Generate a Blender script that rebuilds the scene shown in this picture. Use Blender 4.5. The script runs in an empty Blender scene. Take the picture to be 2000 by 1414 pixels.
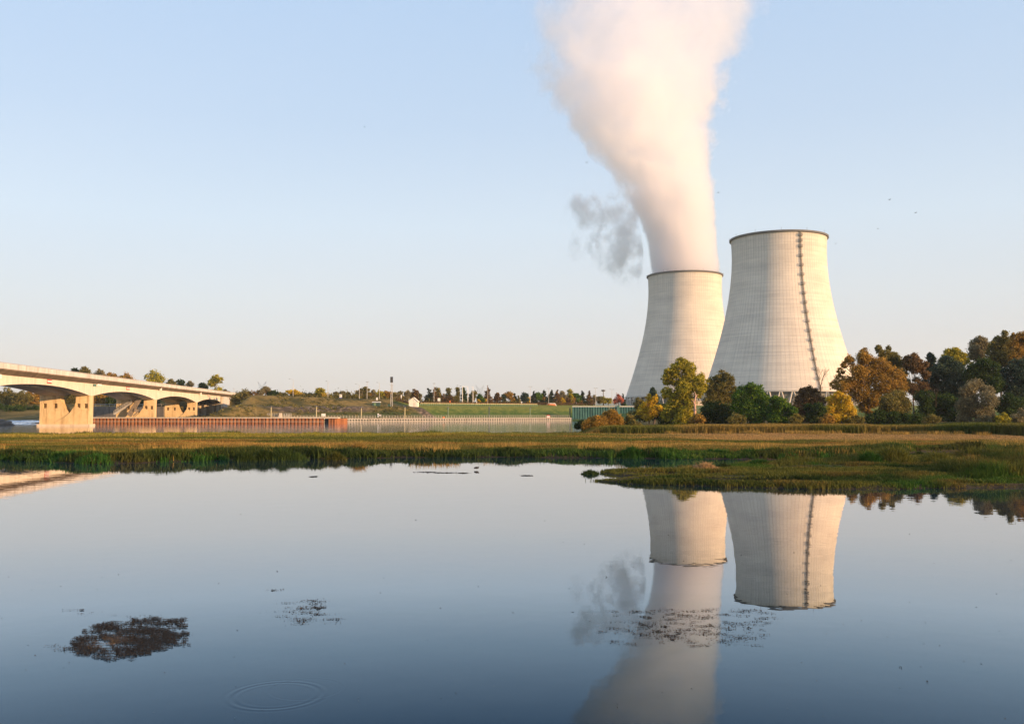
import bpy, math, random
import numpy as np
from mathutils import Vector
R = math.radians
scene = bpy.context.scene
col = scene.collection
random.seed(7)

# ------------------------------------------------------------------ camera, sky, sun, exposure
F = 1800.0                      # focal length in pixels of the 2000 px wide photograph
PITCH = math.atan(102.0/F)
CAMZ = 3.0
cam = bpy.data.cameras.new('camera')
cam.sensor_width = 36.0
cam.lens = 36.0*F/2000.0
cam.clip_start = 0.1
cam.clip_end = 30000
co = bpy.data.objects.new('camera', cam)
co.location = (0, 0, CAMZ)
co.rotation_euler = (R(90)+PITCH, 0, 0)
col.objects.link(co)
scene.camera = co

SUN_AZ = R(60)                  # from -Y (behind the camera) towards +X
SUN_EL = R(9)
SUNV = Vector((math.sin(SUN_AZ)*math.cos(SUN_EL), -math.cos(SUN_AZ)*math.cos(SUN_EL), math.sin(SUN_EL)))
EXPO = 1.0
SKYK = 1.045/(0.15*2**EXPO)
world = bpy.data.worlds.new('World')
scene.world = world
world.use_nodes = True
wn = world.node_tree.nodes; wl = world.node_tree.links
bg = wn['Background']
sky = wn.new('ShaderNodeTexSky')
sky.sky_type = 'NISHITA'
sky.sun_disc = False
sky.sun_elevation = SUN_EL
sky.sun_rotation = math.atan2(SUNV.x, SUNV.y)
sky.altitude = 60
sky.air_density = 0.9
sky.dust_density = 1.0
sky.ozone_density = 2.5
# thin morning haze in the air: the sky pales towards the horizon
wtc = wn.new('ShaderNodeTexCoord'); wsp = wn.new('ShaderNodeSeparateXYZ'); wl.new(wtc.outputs['Generated'], wsp.inputs[0])
wr = wn.new('ShaderNodeValToRGB'); wl.new(wsp.outputs[2], wr.inputs[0])
SKY = [(0, (.655,.575,.58)), (.05, (.69,.633,.645)), (.12, (.715,.742,.775)), (.2, (.685,.79,.89)), (.3, (.57,.71,.885)), (.42, (.50,.67,.90)), (.7, (.60,.73,.94)), (1, (.57,.70,.90))]
while len(wr.color_ramp.elements) < len(SKY): wr.color_ramp.elements.new(.5)
for e_, (p_, c_) in zip(wr.color_ramp.elements, SKY):
    e_.position = p_; e_.color = (*c_, 1)
wm = wn.new('ShaderNodeMix'); wm.data_type = 'RGBA'; wm.inputs[0].default_value = .85
wsc = wn.new('ShaderNodeVectorMath'); wsc.operation = 'SCALE'; wl.new(wr.outputs[0], wsc.inputs[0]); wsc.inputs['Scale'].default_value = SKYK
wl.new(sky.outputs[0], wm.inputs[6]); wl.new(wsc.outputs[0], wm.inputs[7])
wl.new(wm.outputs[2], bg.inputs[0])
bg.inputs[1].default_value = 0.15
sl = bpy.data.lights.new('sun', 'SUN')
sl.energy = 4.5
sl.angle = R(0.5)
sl.color = (1.0, 0.61, 0.31)
so = bpy.data.objects.new('sun', sl)
so.rotation_euler = (-SUNV).to_track_quat('-Z', 'Y').to_euler()
so.location = (60, -60, 60)
col.objects.link(so)
scene.view_settings.view_transform = 'Standard'
scene.view_settings.look = 'None'
scene.view_settings.exposure = EXPO
scene.view_settings.gamma = 1.0
cy = scene.cycles
cy.max_bounces = 12
cy.diffuse_bounces = 3
cy.glossy_bounces = 3
cy.transmission_bounces = 3
cy.volume_bounces = 10
cy.transparent_max_bounces = 12
cy.volume_step_rate = 0.15
cy.volume_max_steps = 400
cy.use_denoising = True
cy.sample_clamp_indirect = 6.0

# ------------------------------------------------------------------ helpers
def ray(px, py):
    u = (px-1000.0)/F; v = (707.0-py)/F
    return Vector((u, math.cos(PITCH)-math.sin(PITCH)*v, math.sin(PITCH)+math.cos(PITCH)*v))
def at(px, py, Y):              # the point a pixel of the photograph sees at depth Y
    d = ray(px, py); t = Y/d.y
    return Vector((d.x*t, Y, CAMZ+d.z*t))
def onz(px, py, z=0.0):         # ... and at height z
    d = ray(px, py); t = (z-CAMZ)/d.z
    return Vector((d.x*t, d.y*t, z))

def tag(o, label=None, cat=None, group=None, kind=None):
    if label: o['label'] = label
    if cat: o['category'] = cat
    if group: o['group'] = group
    if kind: o['kind'] = kind
    return o
def empty(name, loc, label, cat, group=None):
    o = bpy.data.objects.new(name, None)
    o.location = loc
    o.empty_display_size = 0.5
    col.objects.link(o)
    return tag(o, label, cat, group)

class MB:
    def __init__(s): s.v = []; s.f = []; s.sm = []
    def add(s, vs, fs, smooth=False):
        b = len(s.v); s.v += [tuple(v) for v in vs]
        s.f += [tuple(i+b for i in f) for f in fs]; s.sm += [smooth]*len(fs); return s
    def box(s, x0, x1, y0, y1, z0, z1):
        return s.add([(x0,y0,z0),(x1,y0,z0),(x1,y1,z0),(x0,y1,z0),(x0,y0,z1),(x1,y0,z1),(x1,y1,z1),(x0,y1,z1)],
                     [(0,3,2,1),(4,5,6,7),(0,1,5,4),(1,2,6,5),(2,3,7,6),(3,0,4,7)])
    def hexa(s, b, t):          # four bottom and four top corners, counter-clockwise from above
        return s.add(list(b)+list(t), [(0,3,2,1),(4,5,6,7),(0,1,5,4),(1,2,6,5),(2,3,7,6),(3,0,4,7)])
    def bar(s, p, q, w, h=None, up=(0,0,1)):
        h = h or w; p = Vector(p); q = Vector(q); d = (q-p).normalized(); up = Vector(up)
        if abs(d.dot(up)) > .98: up = Vector((0,1,0))
        a = d.cross(up).normalized()*w/2; b = a.cross(d).normalized()*h/2
        return s.hexa([p-a-b,p+a-b,q+a-b,q-a-b],[p-a+b,p+a+b,q+a+b,q-a+b])
    def tube(s, pts, rad, n=8, smooth=True, caps=True):
        pts = [Vector(p) for p in pts]; vs = []; fs = []
        if not hasattr(rad, '__len__'): rad = [rad]*len(pts)
        ref = None
        for i, p in enumerate(pts):
            d = (pts[min(i+1,len(pts)-1)]-pts[max(i-1,0)]).normalized()
            if ref is None:
                ref = d.cross(Vector((1,0,0)) if abs(d.x)<.9 else Vector((0,1,0))).normalized()
            a = (ref-d*ref.dot(d)).normalized(); b = d.cross(a); ref = a
            for k in range(n):
                t = 2*math.pi*k/n
                vs.append(p+(a*math.cos(t)+b*math.sin(t))*rad[i])
        for i in range(len(pts)-1):
            for k in range(n):
                fs.append((i*n+k, i*n+(k+1)%n, (i+1)*n+(k+1)%n, (i+1)*n+k))
        s.add(vs, fs, smooth)
        if caps:
            s.add(vs[:n], [tuple(reversed(range(n)))]); s.add(vs[-n:], [tuple(range(n))])
        return s
    def prism(s, poly, f0, f1): # a 2D outline through two mappings (front, back)
        n = len(poly)
        a = [f0(*p) for p in poly]; b = [f1(*p) for p in poly]
        return s.add(a+b, [tuple(range(n)), tuple(reversed(range(n,2*n)))]+[(i,i+n,(i+1)%n+n,(i+1)%n) for i in range(n)])
    def build(s, name, mat, parent=None, fix=True):
        me = bpy.data.meshes.new(name)
        off = Vector((0,0,0))
        q = parent
        while q: off += q.location; q = q.parent
        me.from_pydata([tuple(Vector(v)-off) for v in s.v], [], s.f)
        if fix:
            import bmesh
            bm = bmesh.new(); bm.from_mesh(me); bmesh.ops.recalc_face_normals(bm, faces=bm.faces); bm.to_mesh(me); bm.free()
        me.polygons.foreach_set('use_smooth', s.sm)
        if mat: me.materials.append(mat)
        o = bpy.data.objects.new(name, me); col.objects.link(o)
        if parent: o.parent = parent
        return o

def np_mesh(name, V, Fc, mat, parent=None, attr=None, fcol=None, smooth=False):
    """V (n,3), Fc (m,k) -> mesh object; attr: dict name -> (n,) float per vertex; fcol: (n,3) colour per vertex"""
    me = bpy.data.meshes.new(name)
    V = np.asarray(V, dtype=np.float32); Fc = np.asarray(Fc, dtype=np.int32)
    off = Vector((0,0,0)); q = parent
    while q: off += q.location; q = q.parent
    V = V-np.array(off, dtype=np.float32)
    m, k = Fc.shape
    me.vertices.add(len(V)); me.vertices.foreach_set('co', V.ravel())
    me.loops.add(m*k); me.loops.foreach_set('vertex_index', Fc.ravel())
    me.polygons.add(m)
    me.polygons.foreach_set('loop_start', np.arange(0, m*k, k, dtype=np.int32))
    me.polygons.foreach_set('use_smooth', np.full(m, smooth))
    if attr:
        for kx, a in attr.items():
            at_ = me.attributes.new(kx, 'FLOAT', 'POINT'); at_.data.foreach_set('value', np.asarray(a, dtype=np.float32))
    if fcol is not None:
        ca = me.attributes.new('Col', 'FLOAT_COLOR', 'POINT')
        rgba = np.ones((len(V),4), dtype=np.float32); rgba[:,:3] = fcol
        ca.data.foreach_set('color', rgba.ravel())
    me.update(calc_edges=True); me.validate()
    if mat: me.materials.append(mat)
    o = bpy.data.objects.new(name, me); col.objects.link(o)
    if parent: o.parent = parent
    return o

# smooth value noise in numpy
_rs = np.random.RandomState(3); _tab = _rs.rand(256, 256)
def vnoise(x, y):
    x = np.asarray(x, float); y = np.asarray(y, float)
    xi = np.floor(x).astype(int); yi = np.floor(y).astype(int); fx = x-xi; fy = y-yi
    fx = fx*fx*(3-2*fx); fy = fy*fy*(3-2*fy)
    g = lambda a, b: _tab[a % 256, b % 256]
    return (g(xi,yi)*(1-fx)+g(xi+1,yi)*fx)*(1-fy)+(g(xi,yi+1)*(1-fx)+g(xi+1,yi+1)*fx)*fy
def fbm(x, y, o=4):
    r = 0; a = .5; t = 0
    for i in range(o):
        r = r+a*vnoise(x*2**i+17*i, y*2**i+31*i); t += a; a *= .5
    return r/t

# ------------------------------------------------------------------ material helpers
def newmat(name):
    m = bpy.data.materials.new(name); m.use_nodes = True
    nt = m.node_tree
    return m, nt, nt.nodes['Principled BSDF']
def N(nt, typ, **kw):
    n = nt.nodes.new(typ)
    for k, v in kw.items(): setattr(n, k, v)
    return n
def ramp(nt, stops):
    n = nt.nodes.new('ShaderNodeValToRGB'); e = n.color_ramp.elements
    while len(e) < len(stops): e.new(.5)
    for x, (p, c) in zip(e, stops):
        x.position = p; x.color = (*c, 1) if len(c) == 3 else c
    return n
def mixc(nt, a, b, fac, mode='MIX'):
    n = nt.nodes.new('ShaderNodeMix'); n.data_type = 'RGBA'; n.blend_type = mode
    for s, v in ((6, a), (7, b)):
        if isinstance(v, tuple): n.inputs[s].default_value = (*v, 1)
        else: nt.links.new(v, n.inputs[s])
    if isinstance(fac, (int, float)): n.inputs[0].default_value = fac
    else: nt.links.new(fac, n.inputs[0])
    return n.outputs[2]
def math_(nt, op, a, b=None, c=None, clamp=False):
    n = nt.nodes.new('ShaderNodeMath'); n.operation = op; n.use_clamp = clamp
    for i, v in enumerate((a, b, c)):
        if v is None: continue
        if isinstance(v, (int, float)): n.inputs[i].default_value = v
        else: nt.links.new(v, n.inputs[i])
    return n.outputs[0]
def noise(nt, vec, scale, detail=4, rough=.55, stretch=None):
    if stretch:
        mp = nt.nodes.new('ShaderNodeMapping'); mp.inputs['Scale'].default_value = stretch
        nt.links.new(vec, mp.inputs[0]); vec = mp.outputs[0]
    n = nt.nodes.new('ShaderNodeTexNoise'); n.inputs['Scale'].default_value = scale
    n.inputs['Detail'].default_value = detail; n.inputs['Roughness'].default_value = rough
    nt.links.new(vec, n.inputs['Vector']); return n.outputs[0]
def simple(name, c, rough=.7, var=.25, scale=2.0, metal=0.0, stretch=None, bump=0.0):
    m, nt, b = newmat(name)
    tc = N(nt, 'ShaderNodeNewGeometry')
    nz = noise(nt, tc.outputs['Position'], scale, 5, .6, stretch)
    r = ramp(nt, [(.3, tuple(x*(1-var) for x in c)), (.7, tuple(min(1, x*(1+var)) for x in c))])
    nt.links.new(nz, r.inputs[0]); nt.links.new(r.outputs[0], b.inputs['Base Color'])
    b.inputs['Roughness'].default_value = rough; b.inputs['Metallic'].default_value = metal
    if bump:
        bp = N(nt, 'ShaderNodeBump'); bp.inputs['Distance'].default_value = bump
        nt.links.new(nz, bp.inputs['Height']); nt.links.new(bp.outputs[0], b.inputs['Normal'])
    return m
# ------------------------------------------------------------------ terrain
def P(px, py, z=0): v = onz(px, py, z); return (v.x, v.y)
# outline of the grassy bank and everything behind it, as seen from above (metres)
front_A = [P(-600,892), P(-300,896), P(0,899), P(100,903), P(180,906.5), P(390,901), P(470,897), P(540,894), P(620,895.5), P(700,894.5), P(800,893.5),
           P(1000,893), P(1150,894.5), P(1300,896), P(1420,897), P(1500,898), P(1600,895), P(1700,890), P(1800,882.5), P(2000,880), P(2500,878)]
QA = (-62.0, 350.0); QB = (26.5, 415.0)
land_A = front_A + [(900, 140), (900, 9500), (62, 9500), (62, 418), (27.5, 417), (28, 330), (22, 230), (12, 160), (9, 126), (-20, 116), (-60, 113.5), (-110, 111), (-200, 108), (-420, 100)]
land_B = [P(1160,939), P(1180,941), P(1215,945.5), P(1290,947), P(1380,949.5), P(1500,953), P(1650,956), P(1760,955), P(1850,953.5), P(2000,951.5), P(2500,948), (60, 40),
          P(2500,882), P(2000,885), P(1850,888), P(1720,894), P(1600,899), P(1530,903), P(1450,905), P(1420,915), P(1380,920), P(1300,921), P(1220,921.5), P(1170,922), P(1190,928), P(1240,933), P(1200,937)]
land_M = [(-9500, 350), (-420, 345), (-190, 334), (-152, 312), (-141, 306), (-106, 306), (-101, 320), QA, QB, (62, 418), (62, 9500), (-9500, 9500)]
def sdist(poly, X, Y):
    """signed distance to the outline: positive inside"""
    X = np.asarray(X, float); Y = np.asarray(Y, float)
    d = np.full(X.shape, 1e18); ins = np.zeros(X.shape, bool); n = len(poly)
    for i in range(n):
        x0, y0 = poly[i]; x1, y1 = poly[(i+1) % n]
        dx, dy = x1-x0, y1-y0
        t = np.clip(((X-x0)*dx+(Y-y0)*dy)/(dx*dx+dy*dy+1e-12), 0, 1)
        d = np.minimum(d, (X-x0-t*dx)**2+(Y-y0-t*dy)**2)
        c = ((y0 > Y) != (y1 > Y)) & (X < (x1-x0)*(Y-y0)/((y1-y0) if y1 != y0 else 1e-12)+x0)
        ins ^= c
    return np.where(ins, 1, -1)*np.sqrt(d)
def sstep(a, b, x):
    t = np.clip((x-a)/(b-a), 0, 1); return t*t*(3-2*t)
_qd = Vector((QB[0]-QA[0], QB[1]-QA[1])).normalized(); _qn = (-_qd.y, _qd.x)
def quay_s(X, Y):               # metres behind the quay line
    return (X-QA[0])*_qn[0]+(Y-QA[1])*_qn[1]
def quay_t(X, Y):
    return (X-QA[0])*_qd.x+(Y-QA[1])*_qd.y
def terrain(X, Y):
    X = np.asarray(X, float); Y = np.asarray(Y, float)
    wob = (fbm(X*.9, Y*.9, 3)-.5)*1.6
    a = sdist(land_A, X, Y); b = sdist(land_B, X, Y); m = sdist(land_M, X, Y)
    z = np.full(X.shape, -1.3)
    a2 = a+wob; b2 = b+wob*.6
    za = -1.3+1.3*sstep(-3, 0, a2)+.32*sstep(0, 1.4, a2)+.2*sstep(4, 30, a2)+(fbm(X*.25, Y*.25, 3)-.5)*.25*sstep(0, 3, a2)
    za = za+.9*sstep(150, 230, Y)*sstep(0, 30, a)+5.2*sstep(300, 420, Y)*sstep(2, 40, a)+3.5*sstep(520, 760, Y)
    zb = -1.3+1.3*sstep(-2, 0, b2)+.12*sstep(0, .5, b2)+.12*sstep(1, 5, b2)+(fbm(X*.5, Y*.5, 3)-.5)*.16*sstep(.3, 2, b2)-.42*sstep(.56, .64, fbm(X*.11+11, Y*.42+4, 3))*sstep(1.0, 2.0, b2)
    s = quay_s(X, Y); t = quay_t(X, Y)
    # embankment behind the quay: right part one slope, left part two steps and a hump beside the bridge
    right = sstep(95, 104, t)*0+sstep(40, 47, t)
    zr = 1.35+5.45*sstep(5, 27, s)+.7*sstep(30, 34, s)+2.0*sstep(60, 300, s)
    zl = 1.35+4.75*sstep(3, 18, s)+.25*sstep(18, 24, s)+(3.3+1.3*sstep(30, -40, t))*sstep(25, 40, s)+1.0*sstep(80, 300, s)
    hump = .8*np.exp(-((X+104)/16)**2-((Y-420)/26)**2)
    zm = zl*(1-right)+zr*right+hump
    plaza = sstep(-103, -112, X)*sstep(404, 392, Y)
    zm = zm*(1-plaza)+1.6*plaza
    under = sstep(-116, -121, X)*sstep(-150, -140, X)*sstep(440, 428, Y)
    zm = zm*(1-under)+1.6*under
    lf = sstep(-142, -150, X)*sstep(420, 380, Y)
    zm = zm*(1-lf)+(1.2+9*sstep(345, 420, Y))*lf
    low = sstep(-150, -175, X)
    zm = zm*(1-low)+(0.5+9*sstep(335, 420, Y)+(fbm(X*.02, Y*.02)-.5)*3*sstep(335, 420, Y))*low
    zm = -1.3+(zm+1.3)*sstep(-.1, .1, m)
    zm = zm+(fbm(X*.08, Y*.08, 4)-.5)*1.2*sstep(6, 14, s)*sstep(24, 12, s)*(1-right)
    z = np.maximum(np.maximum(za, zb), np.where(m > -.5, zm, -1.3))
    z = np.where(Y > 700, np.maximum(z, 9.6), z)
    return z
def gz(x, y): return float(terrain(np.array([x]), np.array([y]))[0])

def axis(segs):
    out = [segs[0][0]]
    for a, b, st in segs:
        n = max(1, int(round((b-a)/st))); out += list(np.linspace(a, b, n+1)[1:])
    return np.array(out)
xs = axis([(-12000,-2000,2000), (-2000,-500,150), (-500,-190,8), (-190,-80,1.6), (-80,80,.8), (80,140,2), (140,600,12), (600,2000,140), (2000,12000,2000)])
ys = axis([(-60,0,10), (0,30,3), (30,72,.45), (72,120,1.2), (120,134,.7), (134,330,3), (330,470,1.1), (470,700,12), (700,2000,100), (2000,14000,1500)])
XX, YY = np.meshgrid(xs, ys); ZZ = terrain(XX, YY)
# real surface colours: wet mud, dry mud, grass, scrub, stone band
g_ = fbm(XX*.15, YY*.15, 4); g2 = fbm(XX*.6+5, YY*.6, 4)
def C3(c): return np.array(c)[None, None, :]
def lerp(a, b, t): return a*(1-t[..., None])+b*t[..., None]
base = lerp(C3((.030,.045,.008))+0*XX[..., None], C3((.16,.10,.03)), sstep(.35, .65, g_))
mud = C3((.035,.028,.018))
cc = lerp(mud+0*base, base, sstep(.05, .35, ZZ))
sand = sstep(85, 100, YY)*sstep(0, 20, XX)*sstep(130, 110, YY)
cc = lerp(cc, C3((.24,.135,.055))*(.8+.5*g2[..., None]), sand*.8)
s_ = quay_s(XX, YY); t_ = quay_t(XX, YY)
emb = (YY > 300)*1.0
grn = lerp(C3((.055,.10,.018))+0*base, C3((.16,.17,.035)), sstep(.3, .7, g2*.6+.4*sstep(1.9, 7, ZZ)))
scr = lerp(C3((.045,.045,.014))+0*base, C3((.20,.14,.045)), sstep(.35, .65, g_*.5+g2*.5))
stone = lerp(C3((.07,.055,.04))+0*base, C3((.26,.19,.13)), sstep(.5, .75, fbm(XX*1.7, YY*1.7, 3)))
rt = sstep(36, 44, t_)
ec = lerp(scr, grn, rt)
dk = sstep(2, 8, s_)*sstep(14, 8, s_)*(1-rt)*sstep(-25, 0, t_)
ec = lerp(ec, C3((.02,.045,.012))*(.6+.9*g2[..., None]), dk*.9)
st = sstep(10, 12, s_)*sstep(19, 17.5, s_)*sstep(-30, -20, t_)*sstep(22, 10, t_)
st = np.maximum(st, sstep(36, 38, t_)*sstep(43.5, 41.5, t_)*sstep(30, 26, s_))
ec = lerp(ec, stone, st)
ec = lerp(ec, C3((.33,.30,.26)), ((s_ > 0)*(s_ < 4)*1.0)*.8)
cc = lerp(cc, ec, emb)
cc = np.clip(cc, 0, 1)
ny, nx = XX.shape
idx = np.arange(nx*ny).reshape(ny, nx)
Fq = np.stack([idx[:-1,:-1].ravel(), idx[:-1,1:].ravel(), idx[1:,1:].ravel(), idx[1:,:-1].ravel()], 1)
m_ground, nt, b = newmat('ground')
a = N(nt, 'ShaderNodeVertexColor', layer_name='Col'); ge = N(nt, 'ShaderNodeNewGeometry')
nz = noise(nt, ge.outputs['Position'], 1.3, 6, .7)
mm = mixc(nt, a.outputs[0], ramp(nt, [(.3,(.35,.35,.35)),(.7,(1.5,1.5,1.5))]).outputs[0], .8, 'MULTIPLY')
nt.links.new(nz, [n for n in nt.nodes if n.type == 'VALTORGB'][0].inputs[0])
nt.links.new(mm, b.inputs['Base Color']); b.inputs['Roughness'].default_value = .95
b.inputs['Specular IOR Level'].default_value = .1
bp = N(nt, 'ShaderNodeBump'); bp.inputs['Distance'].default_value = .25
nt.links.new(nz, bp.inputs['Height']); nt.links.new(bp.outputs[0], b.inputs['Normal'])
ground = np_mesh('ground', np.stack([XX.ravel(), YY.ravel(), ZZ.ravel()], 1), Fq, m_ground, fcol=cc.reshape(-1,3), smooth=True)
tag(ground, 'grassy banks and embankment around the water', None, None, 'structure')

# far hills, a low wooded ridge kilometres away
hb = []
hx = np.linspace(-7500, 6500, 180)
hv = []
for j, (dy, k) in enumerate([(-700, 0), (-350, .55), (0, 1), (500, .75), (1200, .2)]):
    hz = 9+k*(62+55*fbm(hx*.0006+2, hx*0+j*.25, 4)-12)
    hv.append(np.stack([hx, hx*0+6200+dy, hz], 1))
hv = np.concatenate(hv); n = 180
hf = [(j*n+i, j*n+i+1, (j+1)*n+i+1, (j+1)*n+i) for j in range(4) for i in range(n-1)]
m_hill = simple('far_hill_woods', (.05,.07,.035), .95, .4, .01)
tag(np_mesh('hills', hv, np.array(hf), m_hill, smooth=True), 'low blue hills on the horizon beyond the roadside trees', None, None, 'structure')

# ------------------------------------------------------------------ water
m_water, nt, b = newmat('water')
b.inputs['Base Color'].default_value = (.004, .020, .042, 1)
b.inputs['IOR'].default_value = 1.333
ge = N(nt, 'ShaderNodeNewGeometry'); pos = ge.outputs['Position']
sep = N(nt, 'ShaderNodeSeparateXYZ'); nt.links.new(pos, sep.inputs[0])
def ring(cx, cy_, r0, wl_, width, amp):
    dx = math_(nt, 'SUBTRACT', sep.outputs[0], cx); dy = math_(nt, 'SUBTRACT', sep.outputs[1], cy_)
    r = math_(nt, 'SQRT', math_(nt, 'ADD', math_(nt, 'MULTIPLY', dx, dx), math_(nt, 'MULTIPLY', dy, dy)))
    q = math_(nt, 'SUBTRACT', r, r0)
    env = math_(nt, 'POWER', 2.718, math_(nt, 'MULTIPLY', math_(nt, 'MULTIPLY', q, q), -1.0/(width*width)))
    return math_(nt, 'MULTIPLY', math_(nt, 'MULTIPLY', math_(nt, 'SINE', math_(nt, 'MULTIPLY', q, 6.283/wl_)), env), amp)
c1 = onz(541, 1357); c2 = onz(598, 1345)
h = math_(nt, 'ADD', ring(c1.x, c1.y, .48, .10, .085, .0004), ring(c2.x, c2.y, .40, .08, .045, .00013))
n1 = noise(nt, pos, 1.6, 2, .5); n2 = noise(nt, pos, .35, 2, .5)
far = N(nt, 'ShaderNodeMapRange'); nt.links.new(sep.outputs[1], far.inputs[0])
far.inputs[1].default_value = 8; far.inputs[2].default_value = 60; far.inputs[3].default_value = .0008; far.inputs[4].default_value = .0020
rg = N(nt, 'ShaderNodeMapRange'); nt.links.new(sep.outputs[1], rg.inputs[0])
rg.inputs[1].default_value = 90; rg.inputs[2].default_value = 130; rg.inputs[3].default_value = 0; rg.inputs[4].default_value = .07
nt.links.new(rg.outputs[0], b.inputs['Roughness'])
h = math_(nt, 'ADD', h, math_(nt, 'MULTIPLY', n1, far.outputs[0]))
h = math_(nt, 'ADD', h, math_(nt, 'MULTIPLY', n2, .002))
bp = N(nt, 'ShaderNodeBump'); bp.inputs['Distance'].default_value = 1.0; bp.inputs['Strength'].default_value = 1.0
nt.links.new(h, bp.inputs['Height']); # water body under a mirror whose strength follows the angle of view (Fresnel)
gl = N(nt, 'ShaderNodeBsdfGlossy'); fr = N(nt, 'ShaderNodeFresnel'); fr.inputs['IOR'].default_value = 1.333
rr = ramp(nt, [(0, (.0,.0,.0)), (.06, (.015,.02,.03)), (.155, (.062,.09,.118)), (.24, (.225,.275,.31)), (.33, (.44,.475,.505)), (.48, (.63,.61,.60)), (1, (.98,.98,.98))])
nt.links.new(fr.outputs[0], rr.inputs[0]); nt.links.new(rr.outputs[0], gl.inputs['Color']); nt.links.new(rg.outputs[0], gl.inputs['Roughness'])
nt.links.new(bp.outputs[0], gl.inputs['Normal']); nt.links.new(bp.outputs[0], fr.inputs['Normal'])
df = N(nt, 'ShaderNodeBsdfDiffuse'); df.inputs[0].default_value = (.0015, .006, .011, 1)
ad = N(nt, 'ShaderNodeAddShader'); nt.links.new(gl.outputs[0], ad.inputs[0]); nt.links.new(df.outputs[0], ad.inputs[1])
nt.links.new(ad.outputs[0], nt.nodes['Material Output'].inputs['Surface'])
mb = MB(); mb.add([(-9000,-300,0),(9000,-300,0),(9000,9000,0),(-9000,9000,0)], [(0,1,2,3)])
water = mb.build('water', m_water, fix=False)
tag(water, 'still dark water of the pond and the canal behind it', None, None, 'structure')
# ------------------------------------------------------------------ cooling towers
GZ = 10.0; TOP = 175.0
m_tower, nt, b = newmat('weathered_tower_concrete')
tc = N(nt, 'ShaderNodeTexCoord'); ob = tc.outputs['Object']
sp = N(nt, 'ShaderNodeSeparateXYZ'); nt.links.new(ob, sp.inputs[0])
ang = math_(nt, 'ARCTAN2', sp.outputs[1], sp.outputs[0])
cb = N(nt, 'ShaderNodeCombineXYZ'); nt.links.new(math_(nt, 'MULTIPLY', ang, 45.0), cb.inputs[0]); nt.links.new(sp.outputs[2], cb.inputs[2])
cyl = cb.outputs[0]
nb = noise(nt, cyl, .035, 4, .6, (1, 1, 2.4))          # large patches
nh = noise(nt, cyl, .5, 3, .6, (.03, 1, 1.0))          # lift bands
nv = noise(nt, cyl, .7, 4, .65, (1.0, 1, .012))        # vertical streaks
nf = noise(nt, cyl, 1.2, 4, .7)
seam = math_(nt, 'FRACT', math_(nt, 'MULTIPLY', ang, 104/6.28318))
line = math_(nt, 'LESS_THAN', math_(nt, 'ABSOLUTE', math_(nt, 'SUBTRACT', seam, .5)), .10)
hseam = math_(nt, 'LESS_THAN', math_(nt, 'FRACT', math_(nt, 'DIVIDE', sp.outputs[2], 1.9)), .12)
c0 = ramp(nt, [(.32, (.55,.50,.44)), (.5, (.62,.565,.495)), (.7, (.68,.62,.54))]); nt.links.new(nb, c0.inputs[0])
r1 = ramp(nt, [(.35, (.87,.87,.88)), (.62, (1.05,1.045,1.03))]); nt.links.new(nh, r1.inputs[0])
r2 = ramp(nt, [(.32, (.91,.91,.915)), (.6, (1.03,1.03,1.02))]); nt.links.new(nv, r2.inputs[0])
r3 = ramp(nt, [(.3, (.92,.92,.92)), (.7, (1.05,1.05,1.05))]); nt.links.new(nf, r3.inputs[0])
c = mixc(nt, c0.outputs[0], r1.outputs[0], 1, 'MULTIPLY')
c = mixc(nt, c, r2.outputs[0], 1, 'MULTIPLY'); c = mixc(nt, c, r3.outputs[0], 1, 'MULTIPLY')
zfac = N(nt, 'ShaderNodeMapRange'); nt.links.new(sp.outputs[2], zfac.inputs[0])
zfac.inputs[1].default_value = 20; zfac.inputs[2].default_value = 150; zfac.inputs[3].default_value = .07; zfac.inputs[4].default_value = .19
c = mixc(nt, c, (.16,.145,.13), math_(nt, 'MULTIPLY', line, zfac.outputs[0]))
c = mixc(nt, c, (.22,.20,.18), math_(nt, 'MULTIPLY', hseam, .07))
# run-off stains below the rim
zr_ = N(nt, 'ShaderNodeMapRange'); nt.links.new(sp.outputs[2], zr_.inputs[0]); zr_.inputs[1].default_value = 120; zr_.inputs[2].default_value = 165
st_ = math_(nt, 'MULTIPLY', math_(nt, 'GREATER_THAN', nv, .56), math_(nt, 'MULTIPLY', zr_.outputs[0], .22))
c = mixc(nt, c, (.15,.135,.12), st_)
nt.links.new(c, b.inputs['Base Color']); b.inputs['Roughness'].default_value = .92; b.inputs['Specular IOR Level'].default_value = .15
bp = N(nt, 'ShaderNodeBump'); bp.inputs['Distance'].default_value = .25
nt.links.new(math_(nt, 'ADD', math_(nt, 'MULTIPLY', line, .7), math_(nt, 'MULTIPLY', nf, .3)), bp.inputs['Height']); nt.links.new(bp.outputs[0], b.inputs['Normal'])
m_rim = simple('dark_rim_walkway', (.10,.095,.09), .8, .2, .3)
m_steel_dark = simple('dark_weathered_steel', (.09,.085,.08), .6, .25, .5)
m_conc_dark = simple('dark_fill_concrete', (.16,.155,.15), .9, .2, .2)  # darker concrete tone for the wall behind the columns
m_column = simple('pale_column_concrete', (.42,.39,.35), .85, .15, .3)

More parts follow.
